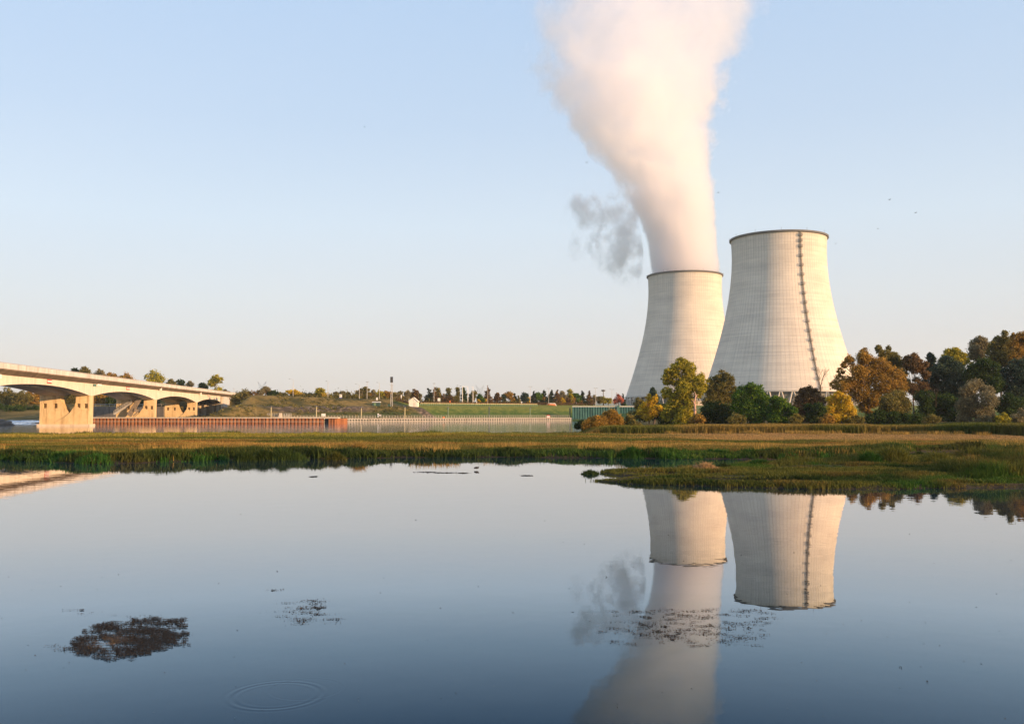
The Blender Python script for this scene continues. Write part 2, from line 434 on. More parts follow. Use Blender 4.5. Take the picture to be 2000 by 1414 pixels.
S_ = 898.0/F
prof = [(463.5,91.3),(470,90.8),(490,89.9),(516,90.5),(540,92),(562,94.6),(582,97.6),(601,101.2),(624,106),(646.6,111.5),(670,117.8),(692,124.2),(713,130.8),(734,137.6),(752,143.6),(766,148.5)]
profz = [((809-y)*S_+3-GZ, w*S_) for y, w in prof]
k_ = (TOP-GZ-1.2)/profz[0][0]
profz = [(z*k_, r) for z, r in profz]
_pz = np.array([p[0] for p in profz])[::-1]; _pr = np.array([p[1] for p in profz])[::-1]
def trad(z): return float(np.interp(z, _pz, _pr))
ZB = float(_pz[0])
def smooth_prof(n):
    z = np.linspace(ZB, _pz[-1], n)
    co_ = np.polyfit(_pz, _pr, 5); r = np.polyval(co_, z); return z, r
def tower(X, Y, label, ladder):
    t = empty('cooling_tower', (X, Y, GZ), label, 'cooling tower', 'cooling towers of the power plant')
    z, r = smooth_prof(90); na = 192
    th = np.linspace(0, 2*np.pi, na, endpoint=False)
    V = []; 
    for zz, rr in zip(z, r): V.append(np.stack([rr*np.cos(th), rr*np.sin(th), th*0+zz], 1))
    for zz, rr in zip(z[::-1], r[::-1]): V.append(np.stack([(rr-.6)*np.cos(th), (rr-.6)*np.sin(th), th*0+zz], 1))
    V = np.concatenate(V); nr = 180
    f = []
    for j in range(nr):
        j2 = (j+1) % nr
        k = np.arange(na); k2 = (k+1) % na
        f.append(np.stack([j*na+k, j*na+k2, j2*na+k2, j2*na+k], 1))
    shell = np_mesh('shell', V+np.array([X, Y, GZ]), np.concatenate(f), m_tower, t, smooth=True)
    mod = shell.modifiers.new('e', 'EDGE_SPLIT'); mod.split_angle = R(50)
    rt_ = float(r[-1]); zt = float(z[-1])
    # rim walkway: ring section swept round
    def ringm(secs, name, mat, nseg=128):
        m = len(secs); VV = []
        tt = np.linspace(0, 2*np.pi, nseg, endpoint=False)
        for rr, zz in secs: VV.append(np.stack([rr*np.cos(tt), rr*np.sin(tt), tt*0+zz], 1))
        VV = np.concatenate(VV); ff = []
        for j in range(m):
            j2 = (j+1) % m; k = np.arange(nseg); k2 = (k+1) % nseg
            ff.append(np.stack([j*nseg+k, j*nseg+k2, j2*nseg+k2, j2*nseg+k], 1))
        return np_mesh(name, VV+np.array([X, Y, GZ]), np.concatenate(ff), mat, t)
    rim = ringm([(rt_+.02, zt-.9), (rt_+1.5, zt-.45), (rt_+1.5, zt+1.15), (rt_+1.3, zt+1.15), (rt_+1.3, zt+.15), (rt_-.7, zt+.15), (rt_-.7, zt-.0), (rt_-.1, zt-.05)], 'rim_walkway', m_rim)
    for k in range(12):
        a_ = k*math.pi/6+.3; m2 = MB()
        p = Vector((X+(rt_+1.4)*math.cos(a_), Y+(rt_+1.4)*math.sin(a_), GZ+zt+1.1)); m2.bar(p, p+Vector((0,0,2.6)), .18)
        m2.build('lightning_rod', m_steel_dark, rim)
    ringm([(trad(ZB)-.3, ZB-1.0), (trad(ZB)+.7, ZB-1.0), (trad(ZB)+.6, ZB+.5), (trad(ZB)-.3, ZB+.5)], 'base_ring', m_column)
    # inclined V columns (front half of the ring in view), real columns all round
    nc = 44
    rb = trad(ZB)
    for k in range(nc):
        a0 = 2*math.pi*(k+.5)/nc
        mbc = MB()
        for sgn in (-1, 1):
            a1 = a0+sgn*math.pi/nc*.86
            mbc.bar((X+(rb+3.2)*math.cos(a0+sgn*.012), Y+(rb+3.2)*math.sin(a0+sgn*.012), GZ-1), (X+rb*math.cos(a1), Y+rb*math.sin(a1), GZ+ZB-.9), 1.0, 1.0)
        mbc.build('column', m_column, t)
    ringm([(rb-7, -1), (rb-6, -1), (rb-5, ZB-2.5), (rb-6.5, ZB-2.5)], 'inner_wall', m_conc_dark)
    if ladder:
        # caged ladder with rest platforms up the outside
        cd = math.atan2(-Y, -X)      # direction to the camera
        a_ = cd+R(25.6)
        def lp(zz, out): 
            rr = float(np.interp(zz, z, r))+out
            aa = a_+R(1.6)*(zt-zz)/150
            return Vector((X+rr*math.cos(aa), Y+rr*math.sin(aa), GZ+zz))
        tn = Vector((-math.sin(a_), math.cos(a_), 0))
        lad = MB()
        zz = list(np.linspace(ZB-6, zt+.5, 60))
        for sgn in (-.45, .45):
            for q in (.35, 1.25):
                for i in range(59): lad.bar(lp(zz[i], q)+tn*sgn, lp(zz[i+1], q)+tn*sgn, .22)
        for i in range(0, 59):
            for q in np.linspace(zz[i], zz[i+1], 3)[:2]:
                lad.bar(lp(q, 1.25)-tn*.5, lp(q, 1.25)+tn*.5, .16); lad.bar(lp(q, .35)-tn*.5, lp(q, .35)+tn*.5, .12)
        lo = lad.build('ladder', m_steel_dark, t)
        zp = [zt-4.5, zt-9.7, zt-15]
        while zp[-1]-8.9 > ZB: zp.append(zp[-1]-8.9)
        for q in zp:
            pl = MB(); c_ = lp(q, .9); o = (lp(q, 2)-lp(q, 0)).normalized(); o.z = 0; o.normalize()
            def bx(p, hw, hd, hh):
                a4 = [p-tn*hw-o*hd, p+tn*hw-o*hd, p+tn*hw+o*hd, p-tn*hw+o*hd]
                pl.hexa([v-Vector((0,0,hh)) for v in a4], [v+Vector((0,0,hh)) for v in a4])
            bx(c_, 1.75, 1.0, .15)
            for h_ in (1.1, 2.2):
                bx(c_+Vector((0,0,h_))+o*.95, 1.7, .08, .09)
                bx(c_+Vector((0,0,h_))+tn*1.7, .08, .95, .09); bx(c_+Vector((0,0,h_))-tn*1.7, .08, .95, .09)
            for sx in (-1.7, -.6, .6, 1.7): bx(c_+tn*sx+o*.95+Vector((0,0,1.1)), .09, .09, 1.1)
            pl.build('rest_platform', m_steel_dark, lo)
    return t
p = at(1524, 700, 898); tower(p.x, 898, 'large pale concrete cooling tower with ladder, nearer, without steam', True)
TLX, TLY = at(1339, 700, 1140).x, 1140.0
tower(TLX, TLY, 'farther pale concrete cooling tower with steam rising from its rim', False)

# ------------------------------------------------------------------ steam plume (a volume with a real bent, widening shape)
edges = [(560,1339,60),(530,1339,68),(500,1336,69),(460,1331,72),(420,1323,77),(380,1311,86),(350,1299,94),(320,1286,105),(280,1268,124),(250,1259,134),(200,1246,157),
         (150,1240,178),(100,1250,194),(50,1266,208),(0,1280,222),(-60,1295,235),(-140,1310,240)]
pts = []
for y, cx_, hw in edges:
    v = at(cx_, y, TLY); w_ = at(cx_+hw, y, TLY).x-v.x
    pts.append((v.z, v.x-TLX, w_))
Z0, Z1 = pts[0][0], pts[-1][0]
def float_curve(nt, fac, xy):
    n = N(nt, 'ShaderNodeFloatCurve'); cm = n.mapping; cm.use_clip = False; cu = cm.curves[0]
    while len(cu.points) < len(xy): cu.points.new(.5, .5)
    for p_, (x_, y_) in zip(cu.points, xy): p_.location = (x_, y_)
    cm.update(); nt.links.new(fac, n.inputs['Value']); return n.outputs[0]
def volmat(name):
    m = bpy.data.materials.new(name); m.use_nodes = True; nt = m.node_tree
    for n in list(nt.nodes):
        if n.type == 'BSDF_PRINCIPLED': nt.nodes.remove(n)
    return m, nt, nt.nodes['Material Output']
m_steam, nt, out = volmat('white_water_steam')
ge = N(nt, 'ShaderNodeNewGeometry'); pos = ge.outputs['Position']
sp = N(nt, 'ShaderNodeSeparateXYZ'); nt.links.new(pos, sp.inputs[0])
zn = math_(nt, 'DIVIDE', math_(nt, 'SUBTRACT', sp.outputs[2], Z0), Z1-Z0, clamp=True)
cxn = float_curve(nt, zn, [((z-Z0)/(Z1-Z0), (x+80)/160) for z, x, w in pts])
rn = float_curve(nt, zn, [((z-Z0)/(Z1-Z0), w/200) for z, x, w in pts])
cxw = math_(nt, 'ADD', math_(nt, 'SUBTRACT', math_(nt, 'MULTIPLY', cxn, 160), 80), TLX)
rw = math_(nt, 'MULTIPLY', rn, 200)
# domain warp
def noise_c(scale, detail, rough, stretch=None, off=0):
    mp = N(nt, 'ShaderNodeMapping'); mp.inputs['Location'].default_value = (off, off, off)
    if stretch: mp.inputs['Scale'].default_value = stretch
    nt.links.new(pos, mp.inputs[0])
    n = N(nt, 'ShaderNodeTexNoise'); n.inputs['Scale'].default_value = scale; n.inputs['Detail'].default_value = detail
    n.inputs['Roughness'].default_value = rough; nt.links.new(mp.outputs[0], n.inputs['Vector']); return n.outputs[0]
dx = math_(nt, 'DIVIDE', math_(nt, 'SUBTRACT', sp.outputs[0], cxw), rw)
dy = math_(nt, 'DIVIDE', math_(nt, 'SUBTRACT', sp.outputs[1], TLY), rw)
d = math_(nt, 'SQRT', math_(nt, 'ADD', math_(nt, 'MULTIPLY', dx, dx), math_(nt, 'MULTIPLY', dy, dy)))
na_ = noise_c(.017, 7, .64)
nb_ = noise_c(.06, 5, .6, (1, 1, .8), 13)
na_ = math_(nt, 'ADD', math_(nt, 'MULTIPLY', na_, .78), math_(nt, 'MULTIPLY', nb_, .22))
amp = float_curve(nt, zn, [(0, .005), (.05, .06), (.16, .35), (.45, .75), (.7, .9), (1, 1.0)])
amp = math_(nt, 'MULTIPLY', amp, 2.1)
d2 = math_(nt, 'ADD', d, math_(nt, 'MULTIPLY', math_(nt, 'SUBTRACT', na_, .52), amp))
soft = float_curve(nt, zn, [(0, .05), (.1, .08), (.35, .11), (.7, .20), (1, .36)])
dens = math_(nt, 'DIVIDE', math_(nt, 'SUBTRACT', .98, d2), soft, clamp=True)
rho = float_curve(nt, zn, [(0, .9), (.12, .8), (.35, .34), (.6, .15), (.8, .07), (1, .045)])
inn = N(nt, 'ShaderNodeMapRange'); nt.links.new(noise_c(.034, 6, .6, None, 77), inn.inputs[0])
inn.inputs[1].default_value = .40; inn.inputs[2].default_value = .60; inn.inputs[3].default_value = .25; inn.inputs[4].default_value = 1.5
inn2 = math_(nt, 'ADD', 1.0, math_(nt, 'MULTIPLY', math_(nt, 'SUBTRACT', inn.outputs[0], 1.0), math_(nt, 'MINIMUM', math_(nt, 'MULTIPLY', zn, 4), 1.0)))
dens = math_(nt, 'MULTIPLY', math_(nt, 'MULTIPLY', dens, inn2), math_(nt, 'MULTIPLY', rho, .14))
vs = N(nt, 'ShaderNodeVolumePrincipled')
vs.inputs['Color'].default_value = (.983, .979, .993, 1); vs.inputs['Anisotropy'].default_value = 0.5
nt.links.new(dens, vs.inputs['Density']); nt.links.new(vs.outputs[0], out.inputs['Volume'])
vm = MB(); rings = []
nn = 28
for z, x, w in pts:
    rings.append([(TLX+x+w*1.28*math.cos(2*math.pi*k/nn), TLY+w*1.28*math.sin(2*math.pi*k/nn), z) for k in range(nn)])
# squeeze the foot inside the rim
rings[0] = [(TLX+41*math.cos(2*math.pi*k/nn), TLY+41*math.sin(2*math.pi*k/nn), TOP-12) for k in range(nn)]
rings[1] = [(TLX+43.5*math.cos(2*math.pi*k/nn), TLY+43.5*math.sin(2*math.pi*k/nn), TOP+1.6) for k in range(nn)]
vs_ = [v for r_ in rings for v in r_]
fs_ = [(j*nn+k, j*nn+(k+1)%nn, (j+1)*nn+(k+1)%nn, (j+1)*nn+k) for j in range(len(rings)-1) for k in range(nn)]
fs_ += [tuple(range(nn))[::-1], tuple(range((len(rings)-1)*nn, len(rings)*nn))]
vm.add(vs_, fs_)
plume = vm.build('steam_plume', m_steam)
tag(plume, 'tall white steam plume widening as it rises from the farther cooling tower', 'steam', None, 'stuff')

# grey drifting wisps at the left of the plume
m_wisp, nt, out = volmat('thin_shade_grey_steam')
ge = N(nt, 'ShaderNodeNewGeometry'); pos = ge.outputs['Position']
def blob(px, py, rx, ry, ang_=0):
    c_ = at(px, py, TLY+20); kx = TLY/F; c_.y = TLY+12+.62*max(0, TLX-c_.x); c_.x += 5
    mp = N(nt, 'ShaderNodeMapping'); mp.vector_type = 'TEXTURE'
    mp.inputs['Location'].default_value = c_; mp.inputs['Scale'].default_value = (rx*kx*1.3, 46, ry*kx*1.25); mp.inputs['Rotation'].default_value = (0, ang_, 0)
    nt.links.new(pos, mp.inputs[0]); ln = N(nt, 'ShaderNodeVectorMath', operation='LENGTH'); nt.links.new(mp.outputs[0], ln.inputs[0])
    return math_(nt, 'SUBTRACT', 1.0, ln.outputs['Value'], clamp=True)
e = blob(1236, 510, 50, 42)
for a5 in ((1208, 412, 46, 56, .5), (1215, 465, 46, 50, 0), (1144, 388, 38, 44, .5), (1240, 470, 34, 80, 0), (1248, 390, 40, 80, -.5), (1150, 460, 46, 50, 0), (1200, 500, 34, 34, 0), (1176, 430, 30, 50, .4)):
    q = blob(*a5)
    if a5[0] == 1150: q = math_(nt, 'MULTIPLY', q, .45)
    e = math_(nt, 'MAXIMUM', e, q)
n3 = noise_c(.046, 9, .62, (1, .45, .75), 40)
ms = N(nt, 'ShaderNodeMapRange'); ms.interpolation_type = 'SMOOTHSTEP'; nt.links.new(e, ms.inputs[0]); ms.inputs[1].default_value = 0; ms.inputs[2].default_value = .5
dd = math_(nt, 'ADD', n3, math_(nt, 'MULTIPLY', ms.outputs[0], .035))
dd = math_(nt, 'MULTIPLY', math_(nt, 'SUBTRACT', dd, .505), 5.5, clamp=True)
dd = math_(nt, 'MULTIPLY', math_(nt, 'MULTIPLY', dd, ms.outputs[0]), .06)
vs = N(nt, 'ShaderNodeVolumePrincipled'); vs.inputs['Color'].default_value = (.925, .95, .985, 1)  # the plume's shadow is partly put into this grey tone
nt.links.new(dd, vs.inputs['Density']); nt.links.new(vs.outputs[0], out.inputs['Volume'])
wv = []
nn = 20
for y, xl, xr in ((555,1195,1266),(525,1150,1268),(480,1100,1268),(430,1090,1262),(375,1090,1250),(325,1105,1225)):
    a1 = at(xl, y, TLY); a2 = at(xr, y, TLY); c_ = (a1+a2)/2; rr = (a2.x-a1.x)/2
    wv.append([(c_.x+rr*math.cos(2*math.pi*k/nn), TLY+52+62*math.sin(2*math.pi*k/nn), c_.z) for k in range(nn)])
vm = MB(); vm.add([v for r_ in wv for v in r_], [(j*nn+k, j*nn+(k+1)%nn, (j+1)*nn+(k+1)%nn, (j+1)*nn+k) for j in range(5) for k in range(nn)]+[tuple(range(nn))[::-1], tuple(range(5*nn, 6*nn))])
tag(vm.build('steam_wisp', m_wisp), 'thin grey steam wisps drifting beside the foot of the white plume', 'steam', None, 'stuff')
# ------------------------------------------------------------------ materials of built things
def streaky(name, c1, c2, dirt, k=.5, rough=.85):
    """concrete with patches and vertical dirt runs"""
    m, nt, b = newmat(name); ge = N(nt, 'ShaderNodeNewGeometry'); pos = ge.outputs['Position']
    r = ramp(nt, [(.3, c1), (.7, c2)]); nt.links.new(noise(nt, pos, .35, 5, .6), r.inputs[0])
    v = noise(nt, pos, 1.1, 4, .65, (1, 1, .10)); q = ramp(nt, [(.50, (0,0,0)), (.66, (1,1,1))]); nt.links.new(v, q.inputs[0])
    c = mixc(nt, r.outputs[0], dirt, math_(nt, 'MULTIPLY', q.outputs[0], k))
    f = noise(nt, pos, 6, 3, .6); r2 = ramp(nt, [(.3, (.9,.9,.9)), (.7, (1.06,1.06,1.06))]); nt.links.new(f, r2.inputs[0])
    c = mixc(nt, c, r2.outputs[0], 1, 'MULTIPLY')
    nt.links.new(c, b.inputs['Base Color']); b.inputs['Roughness'].default_value = rough; b.inputs['Specular IOR Level'].default_value = .2
    return m
m_girder = streaky('bridge_girder_concrete', (.56,.49,.39), (.68,.60,.49), (.32,.25,.17), .35)
m_parapet = streaky('bridge_parapet_concrete', (.46,.42,.38), (.60,.56,.51), (.25,.21,.17), .5)
m_slab = streaky('shaded_slab_edge', (.13,.10,.07), (.25,.19,.13), (.06,.05,.035), .7)  # underside shade put into this dark base colour, dirt runs over it
m_pier = streaky('bridge_pier_concrete', (.50,.37,.20), (.64,.49,.28), (.27,.17,.07), .6)
m_abut = streaky('stained_abutment_concrete', (.34,.27,.18), (.60,.52,.40), (.14,.085,.04), .9)
m_white = simple('white_paint', (.72,.70,.66), .6, .06, 1)
m_black = simple('black_paint', (.02,.02,.022), .5, .1, 1)
m_red = simple('red_paint', (.40,.09,.06), .5, .1, 1)
m_blue = simple('blue_paint', (.04,.07,.35), .5, .1, 1)
m_orange = simple('orange_paint', (.60,.17,.05), .6, .1, 1)
m_galv = simple('galvanised_steel', (.42,.41,.39), .5, .12, .5)
m_rail = simple('grey_rail_paint', (.34,.32,.28), .6, .15, .5)
m_green_paint = simple('green_post_paint', (.12,.20,.10), .6, .2, 1)
m_yellow_post = simple('yellow_post_paint', (.48,.42,.22), .7, .2, 1)
m_dark_green = simple('dark_green_post_paint', (.02,.06,.045), .6, .2, 1)
m_quay = streaky('pale_quay_concrete', (.30,.28,.25), (.40,.37,.33), (.2,.16,.12), .5)
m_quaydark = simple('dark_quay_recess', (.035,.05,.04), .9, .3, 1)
m_rust = streaky('rusty_sheet_piling', (.24,.085,.035), (.38,.17,.075), (.10,.035,.02), .6)
m_cap = streaky('jetty_cap_concrete', (.50,.41,.31), (.62,.53,.42), (.3,.2,.13), .4)
m_green_steel = streaky('weathered_green_steel', (.045,.13,.115), (.085,.20,.17), (.03,.06,.05), .6, .6)
m_wood = simple('weathered_wood', (.20,.16,.12), .9, .25, 1)
m_hut = simple('cream_hut_render', (.70,.66,.56), .8, .06, 1)
m_roof = simple('pale_roof_sheet', (.40,.38,.36), .7, .1, 1)
m_glass = simple('dark_window_glass', (.03,.035,.04), .1, .1, 1)

# ------------------------------------------------------------------ bridge
BO = Vector((-105.4, 230.0)); BU = Vector((-.1377, .9905)); BV = Vector((-.9905, -.1377))
def BW(u, v, z): return Vector((BO.x+BU.x*u+BV.x*v, BO.y+BU.y*u+BV.y*v, z))
def onface(px, py, v=-.06):     # where a pixel meets the side plane of the bridge
    d = ray(px, py); n = Vector((BV.x, BV.y, 0)); p0 = BW(0, v, 0)
    t = (p0-Vector((0,0,CAMZ))).dot(n)/d.dot(n); q = Vector((0,0,CAMZ))+d*t
    w = Vector((q.x-BO.x, q.y-BO.y)); return w.dot(BU), q.z
PU = [-131.6, -65.8, 0.0, 65.8, 131.6]; UE = 186.5; ZS = 7.66; ZC = 9.35
def rise(u): return .0023*(u+57)
def soffit(u):
    sup = PU+[UE+8]
    for a, b_ in zip(sup[:-1], sup[1:]):
        a0, b0 = a+3.3, b_
        if a <= u <= a+3.3: return ZS
        if a0 <= u <= b0:
            x = (2*(u-a0)/(b0-a0)-1); return ZS+(ZC-ZS)*(1-abs(x)**2.1)
    return ZS
bridge = empty('road_bridge', BW(0, 5.7, 0), 'long beige concrete road bridge with shallow arches over the water', 'bridge')
us = sorted(set([round(x, 3) for x in np.linspace(-131.6, UE, 230)]+[p_ for p_ in PU]+[p_+3.3 for p_ in PU]))
for v0, v1 in ((0, 3.4), (6.8, 11.5)):
    g = MB(); vs = []
    for u in us:
        zb_ = soffit(u); zt_ = 11.0+rise(u)
        vs += [BW(u, v0, zb_), BW(u, v1, zb_), BW(u, v1, zt_), BW(u, v0, zt_)]
    fs = []
    for i in range(len(us)-1):
        for k in range(4): fs.append((i*4+k, i*4+(k+1)%4, i*4+4+(k+1)%4, i*4+4+k))
    fs += [(3,2,1,0), tuple((len(us)-1)*4+k for k in range(4))]
    g.add(vs, fs); g.build('girder', m_girder, bridge)
g = MB()
for i, (u0, u1) in enumerate(((-131.6, 222.0),)):
    sec = [(-1.3,11.75),(-1.3,11.5),(0,10.86),(3.4,10.86),(3.4,11.2),(6.8,11.2),(6.8,10.86),(11.5,10.86),(12.8,11.5),(12.8,11.75)]
    # the slab sits on top of the girders
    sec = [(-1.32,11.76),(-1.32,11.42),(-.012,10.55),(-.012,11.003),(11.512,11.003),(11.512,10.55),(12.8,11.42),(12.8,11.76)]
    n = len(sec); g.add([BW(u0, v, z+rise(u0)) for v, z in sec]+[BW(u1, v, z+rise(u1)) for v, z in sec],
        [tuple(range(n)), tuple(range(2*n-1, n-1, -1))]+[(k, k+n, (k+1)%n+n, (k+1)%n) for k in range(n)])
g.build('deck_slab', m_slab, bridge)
for va, vb in ((-1.45, -1.2), (12.65, 12.9)):
    g = MB(); uu = list(np.linspace(-131.6, 222, 60))
    vs = [];
    for u in uu: vs += [BW(u, va, 11.62+rise(u)), BW(u, vb, 11.62+rise(u)), BW(u, vb, 12.63+rise(u)), BW(u, va, 12.63+rise(u))]
    fs = [(i*4+k, i*4+(k+1)%4, i*4+4+(k+1)%4, i*4+4+k) for i in range(len(uu)-1) for k in range(4)]+[(3,2,1,0), tuple((len(uu)-1)*4+k for k in range(4))]
    g.add(vs, fs); g.build('parapet', m_parapet, bridge)
g = MB(); g.bar(BW(-131.6, -1.3, 12.76+rise(-131.6)), BW(222, -1.3, 12.76+rise(222)), .12); g.build('handrail', m_rail, bridge)
def boolean_cut(o, cutters):
    for c_ in cutters:
        md = o.modifiers.new('c', 'BOOLEAN'); md.operation = 'DIFFERENCE'; md.object = c_; md.solver = 'EXACT'
    dg = bpy.context.evaluated_depsgraph_get(); dg.update()
    me = bpy.data.meshes.new_from_object(o.evaluated_get(dg))
    o.modifiers.clear(); o.data = me
    for c_ in cutters: bpy.data.objects.remove(c_, do_unlink=True)
def make_pier():
    g = MB()
    outer = [(0,-1.5),(11.6,-1.5),(11.6,7.64),(6.9,7.64),(6.9,6.9),(6.55,5.7),(5.7,4.4),(4.55,3.3),(3.55,4.8),(3.2,6.1),(3.2,7.64),(0,7.64)]
    g.prism(outer, lambda v, z: BW(0, v, z), lambda v, z: BW(3.3, v, z))
    o = g.build('pier', m_pier, bridge)
    cut = []
    for v in (10.4, 7.9, 2.5, .75):
        c_ = MB(); a4 = [BW(-.5, v-.42, 4.5), BW(-.5, v+.42, 4.5), BW(.9, v+.42, 4.5), BW(.9, v-.42, 4.5)]
        c_.hexa(a4, [p_+Vector((0,0,1.15)) for p_ in a4]); cut.append(c_.build('cutter', None))
    boolean_cut(o, cut)
    f = MB(); pr = [(.02,-.7),(9.3,-.7),(9.3,.4),(7.4,1.3),(5.7,2.3),(4.5,3.32),(3.5,4.8),(3.25,5.7),(3.25,3.9),(.02,3.9)]
    f.prism(pr[:7]+[(3.2,5.2),(1.7,4.2),(.02,3.9)], lambda v, z: BW(-.32, v, z), lambda v, z: BW(.05, v, z))
    k = f.build('buttress', m_pier, o)
    f = MB(); a4 = [BW(-.8, -.35, -1.5), BW(-.8, 11.95, -1.5), BW(4.1, 11.95, -1.5), BW(4.1, -.35, -1.5)]
    f.hexa(a4, [p_+Vector((0,0,2.05)) for p_ in a4]); f.build('footing', m_cap, o)
    return o
pier0 = make_pier()
for u in (-65.8, 65.8, 131.6):
    c_ = pier0.copy(); col.objects.link(c_); c_.parent = bridge; c_.location = pier0.location+Vector((BU.x*u, BU.y*u, 0))
    for ch in list(pier0.children):
        d_ = ch.copy(); col.objects.link(d_); d_.parent = c_
# expansion gap, abutment, wing
def bbox(mb, u0, u1, v0, v1, z0, z1):
    a4 = [BW(u0, v0, z0), BW(u1, v0, z0), BW(u1, v1, z0), BW(u0, v1, z0)]
    return mb.hexa(a4, [Vector((p_.x, p_.y, z1)) for p_ in a4])
g = MB(); bbox(g, 190.5, 221.8, 0.1, 11.4, -1, 10.98)
for v in (3.2, 6.6, 9.6): bbox(g, 189.4, 190.6, v, v+1.0, -1, 8.4)
bbox(g, 188.9, 190.55, .05, 2.2, -1, 7.2)
ab = g.build('abutment', m_abut, bridge)
g = MB(); bbox(g, 186.52, 190.48, .5, 11, 7.9, 10.9); g.build('expansion_joint', m_black, bridge)
g = MB(); g.prism([(191, 11.0), (221.5, 11.0), (212, 6.4), (191, 6.2)], lambda u, z: BW(u, -.55, z), lambda u, z: BW(u, .08, z)); g.build('wing_panel', m_parapet, bridge)
# signs and fittings bolted to the side of the bridge
def plate(px, py, w, h, mat, name='navigation_sign', bands=None, v=-.12):
    u, z = onface(px, py, v); g = MB(); bbox(g, u-w/2, u+w/2, v, v+.14, z-h/2, z+h/2)
    o = g.build(name, mat, bridge)
    if bands:
        for (za, zb__), mt in bands:
            q = MB(); bbox(q, u-w/2-.02, u+w/2+.02, v-.02, v-.003, z+h*za, z+h*zb__); q.build('sign_band', mt, o)
    return o
W1 = [((-.16, .16), m_white)]
plate(97, 745, 2.6, .95, m_red, bands=W1); plate(250.5, 758.5, 3.4, .9, m_red, bands=W1)
plate(185.5, 752.5, 2.4, .55, m_green_steel); plate(195, 751.5, 3.4, .55, m_white)
plate(0, 735, 1.6, .8, m_white); plate(408, 772, 4.5, .6, m_red, bands=[((-.2, .2), m_white)])
for px, py in ((314, 757), (392, 767.5)):
    u, z = onface(px, py, -.7); g = MB(); g.bar(BW(u, -.7, z-.9), BW(u, -.7, z+1.0), .55)
    g.bar(BW(u, -.7, z+.3), BW(u-6, -.1, z-.1), .18); g.build('lamp_housing', m_white, bridge)

# stair hanging from the bridge down to the quay
def onuv(px, py, u): 
    n = Vector((BU.x, BU.y, 0)); p0 = BW(u, 0, 0); d = ray(px, py); t = (p0-Vector((0,0,CAMZ))).dot(n)/d.dot(n); return Vector((0,0,CAMZ))+d*t
stair = empty('access_stair', onuv(238, 812, 63.5), 'steel stair zigzagging down in front of the second bridge pier', 'stairway')
s0, s1 = onuv(222, 809, 63.5), onuv(257, 787, 63.5)
BV3 = Vector((BU.x, BU.y, 0))
for du in (0, 1.2):
    g = MB(); g.bar(s0+BV3*du, s1+BV3*du, .12, .45); g.build('stringer', m_rail, stair)
    g = MB()
    for h_ in (.55, 1.1): g.bar(s0+BV3*du+Vector((0,0,h_)), s1+BV3*du+Vector((0,0,h_)), .09)
    for i in range(9):
        p_ = s0.lerp(s1, i/8)+BV3*du; g.bar(p_, p_+Vector((0,0,1.1)), .07)
    g.build('handrail', m_rail, stair)
g = MB()
for i in range(20):
    p_ = s0.lerp(s1, (i+.5)/20); g.hexa(*[[q+Vector((0,0,dz)) for q in (p_+Vector((-.15,0,0)), p_+Vector((.15,0,0)), p_+Vector((.15,0,0))+BV3*1.2, p_+Vector((-.15,0,0))+BV3*1.2)] for dz in (-.03, .03)])
g.build('steps', m_rail, stair)
g = MB(); a_, b_ = onuv(272, 779, 63), onuv(252, 812, 63); g.bar(a_, b_, 1.5, .3, up=(0,1,0)); g.build('lower_flight', m_wood, stair)
g = MB(); a_, b_ = onuv(262, 800, 62.6), onuv(270, 803.5, 62.6); g.bar(a_, b_, .3, .9); g.bar(b_, onuv(260, 812, 62.6), .35, .35); g.build('landing', m_wood, stair)

# ------------------------------------------------------------------ jetty of rusty sheet piling in front of the piers
J0 = Vector((-137.5, 289.0, 0)); J1 = Vector((-53.4, 281.5, 0)); J2 = Vector((-51.2, 287.0, 0))
jetty = empty('jetty', (J0+J1)/2, 'long low jetty of rusty red sheet piling with a pale concrete cap', 'jetty')
def corrugated(A, B, z0, z1, pitch, depth, outward):
    g = MB(); L = (B-A).length; d = (B-A)/L; n = int(L/pitch); pitch = L/n; pr = []
    for i in range(n):
        o_ = i*pitch
        pr += [(o_, 0), (o_+pitch*.12, depth), (o_+pitch*.56, depth), (o_+pitch*.68, 0)]
    pr.append((L, 0))
    vs = [A+d*a_+outward*b_ for a_, b_ in pr]; k = len(vs)
    g.add([Vector((v.x, v.y, z0)) for v in vs]+[Vector((v.x, v.y, z1)) for v in vs], [(i, i+1, i+1+k, i+k) for i in range(k-1)])
    return g
dJ = (J1-J0).normalized(); nJ = Vector((dJ.y, -dJ.x, 0))
A_, B_ = J0, J1-dJ*4.0
corrugated(A_, B_, -1.3, 1.72, 1.12, .42, nJ).build('sheet_piling', m_rust, jetty, fix=False)
corrugated(J1-dJ*2.6, J1, -1.3, 1.72, .65, .2, nJ).build('sheet_piling', m_rust, jetty, fix=False)
corrugated(J1, J2, -1.3, 1.72, .65, .2, Vector((1,0,0))).build('sheet_piling', m_rust, jetty, fix=False)
g = MB(); g.bar(J0+nJ*.46+Vector((0,0,.75)), J1-dJ*4.0+nJ*.46+Vector((0,0,.75)), .07, .12); g.build('waler', m_cap, jetty)
g = MB(); q0, q1 = J0-nJ*2.2, J1-nJ*2.2+dJ*.4
g.hexa([J0+nJ*.65+Vector((0,0,1.73)), J1+nJ*.65+dJ*.6+Vector((0,0,1.73)), q1+Vector((0,0,1.73)), q0+Vector((0,0,1.73))],
       [J0+nJ*.65+Vector((0,0,2.08)), J1+nJ*.65+dJ*.6+Vector((0,0,2.08)), q1+Vector((0,0,2.08)), q0+Vector((0,0,2.08))]); g.build('concrete_cap', m_cap, jetty)
g = MB(); k1, k2 = J1-dJ*4.0-nJ*.9, J1-dJ*2.6-nJ*.9
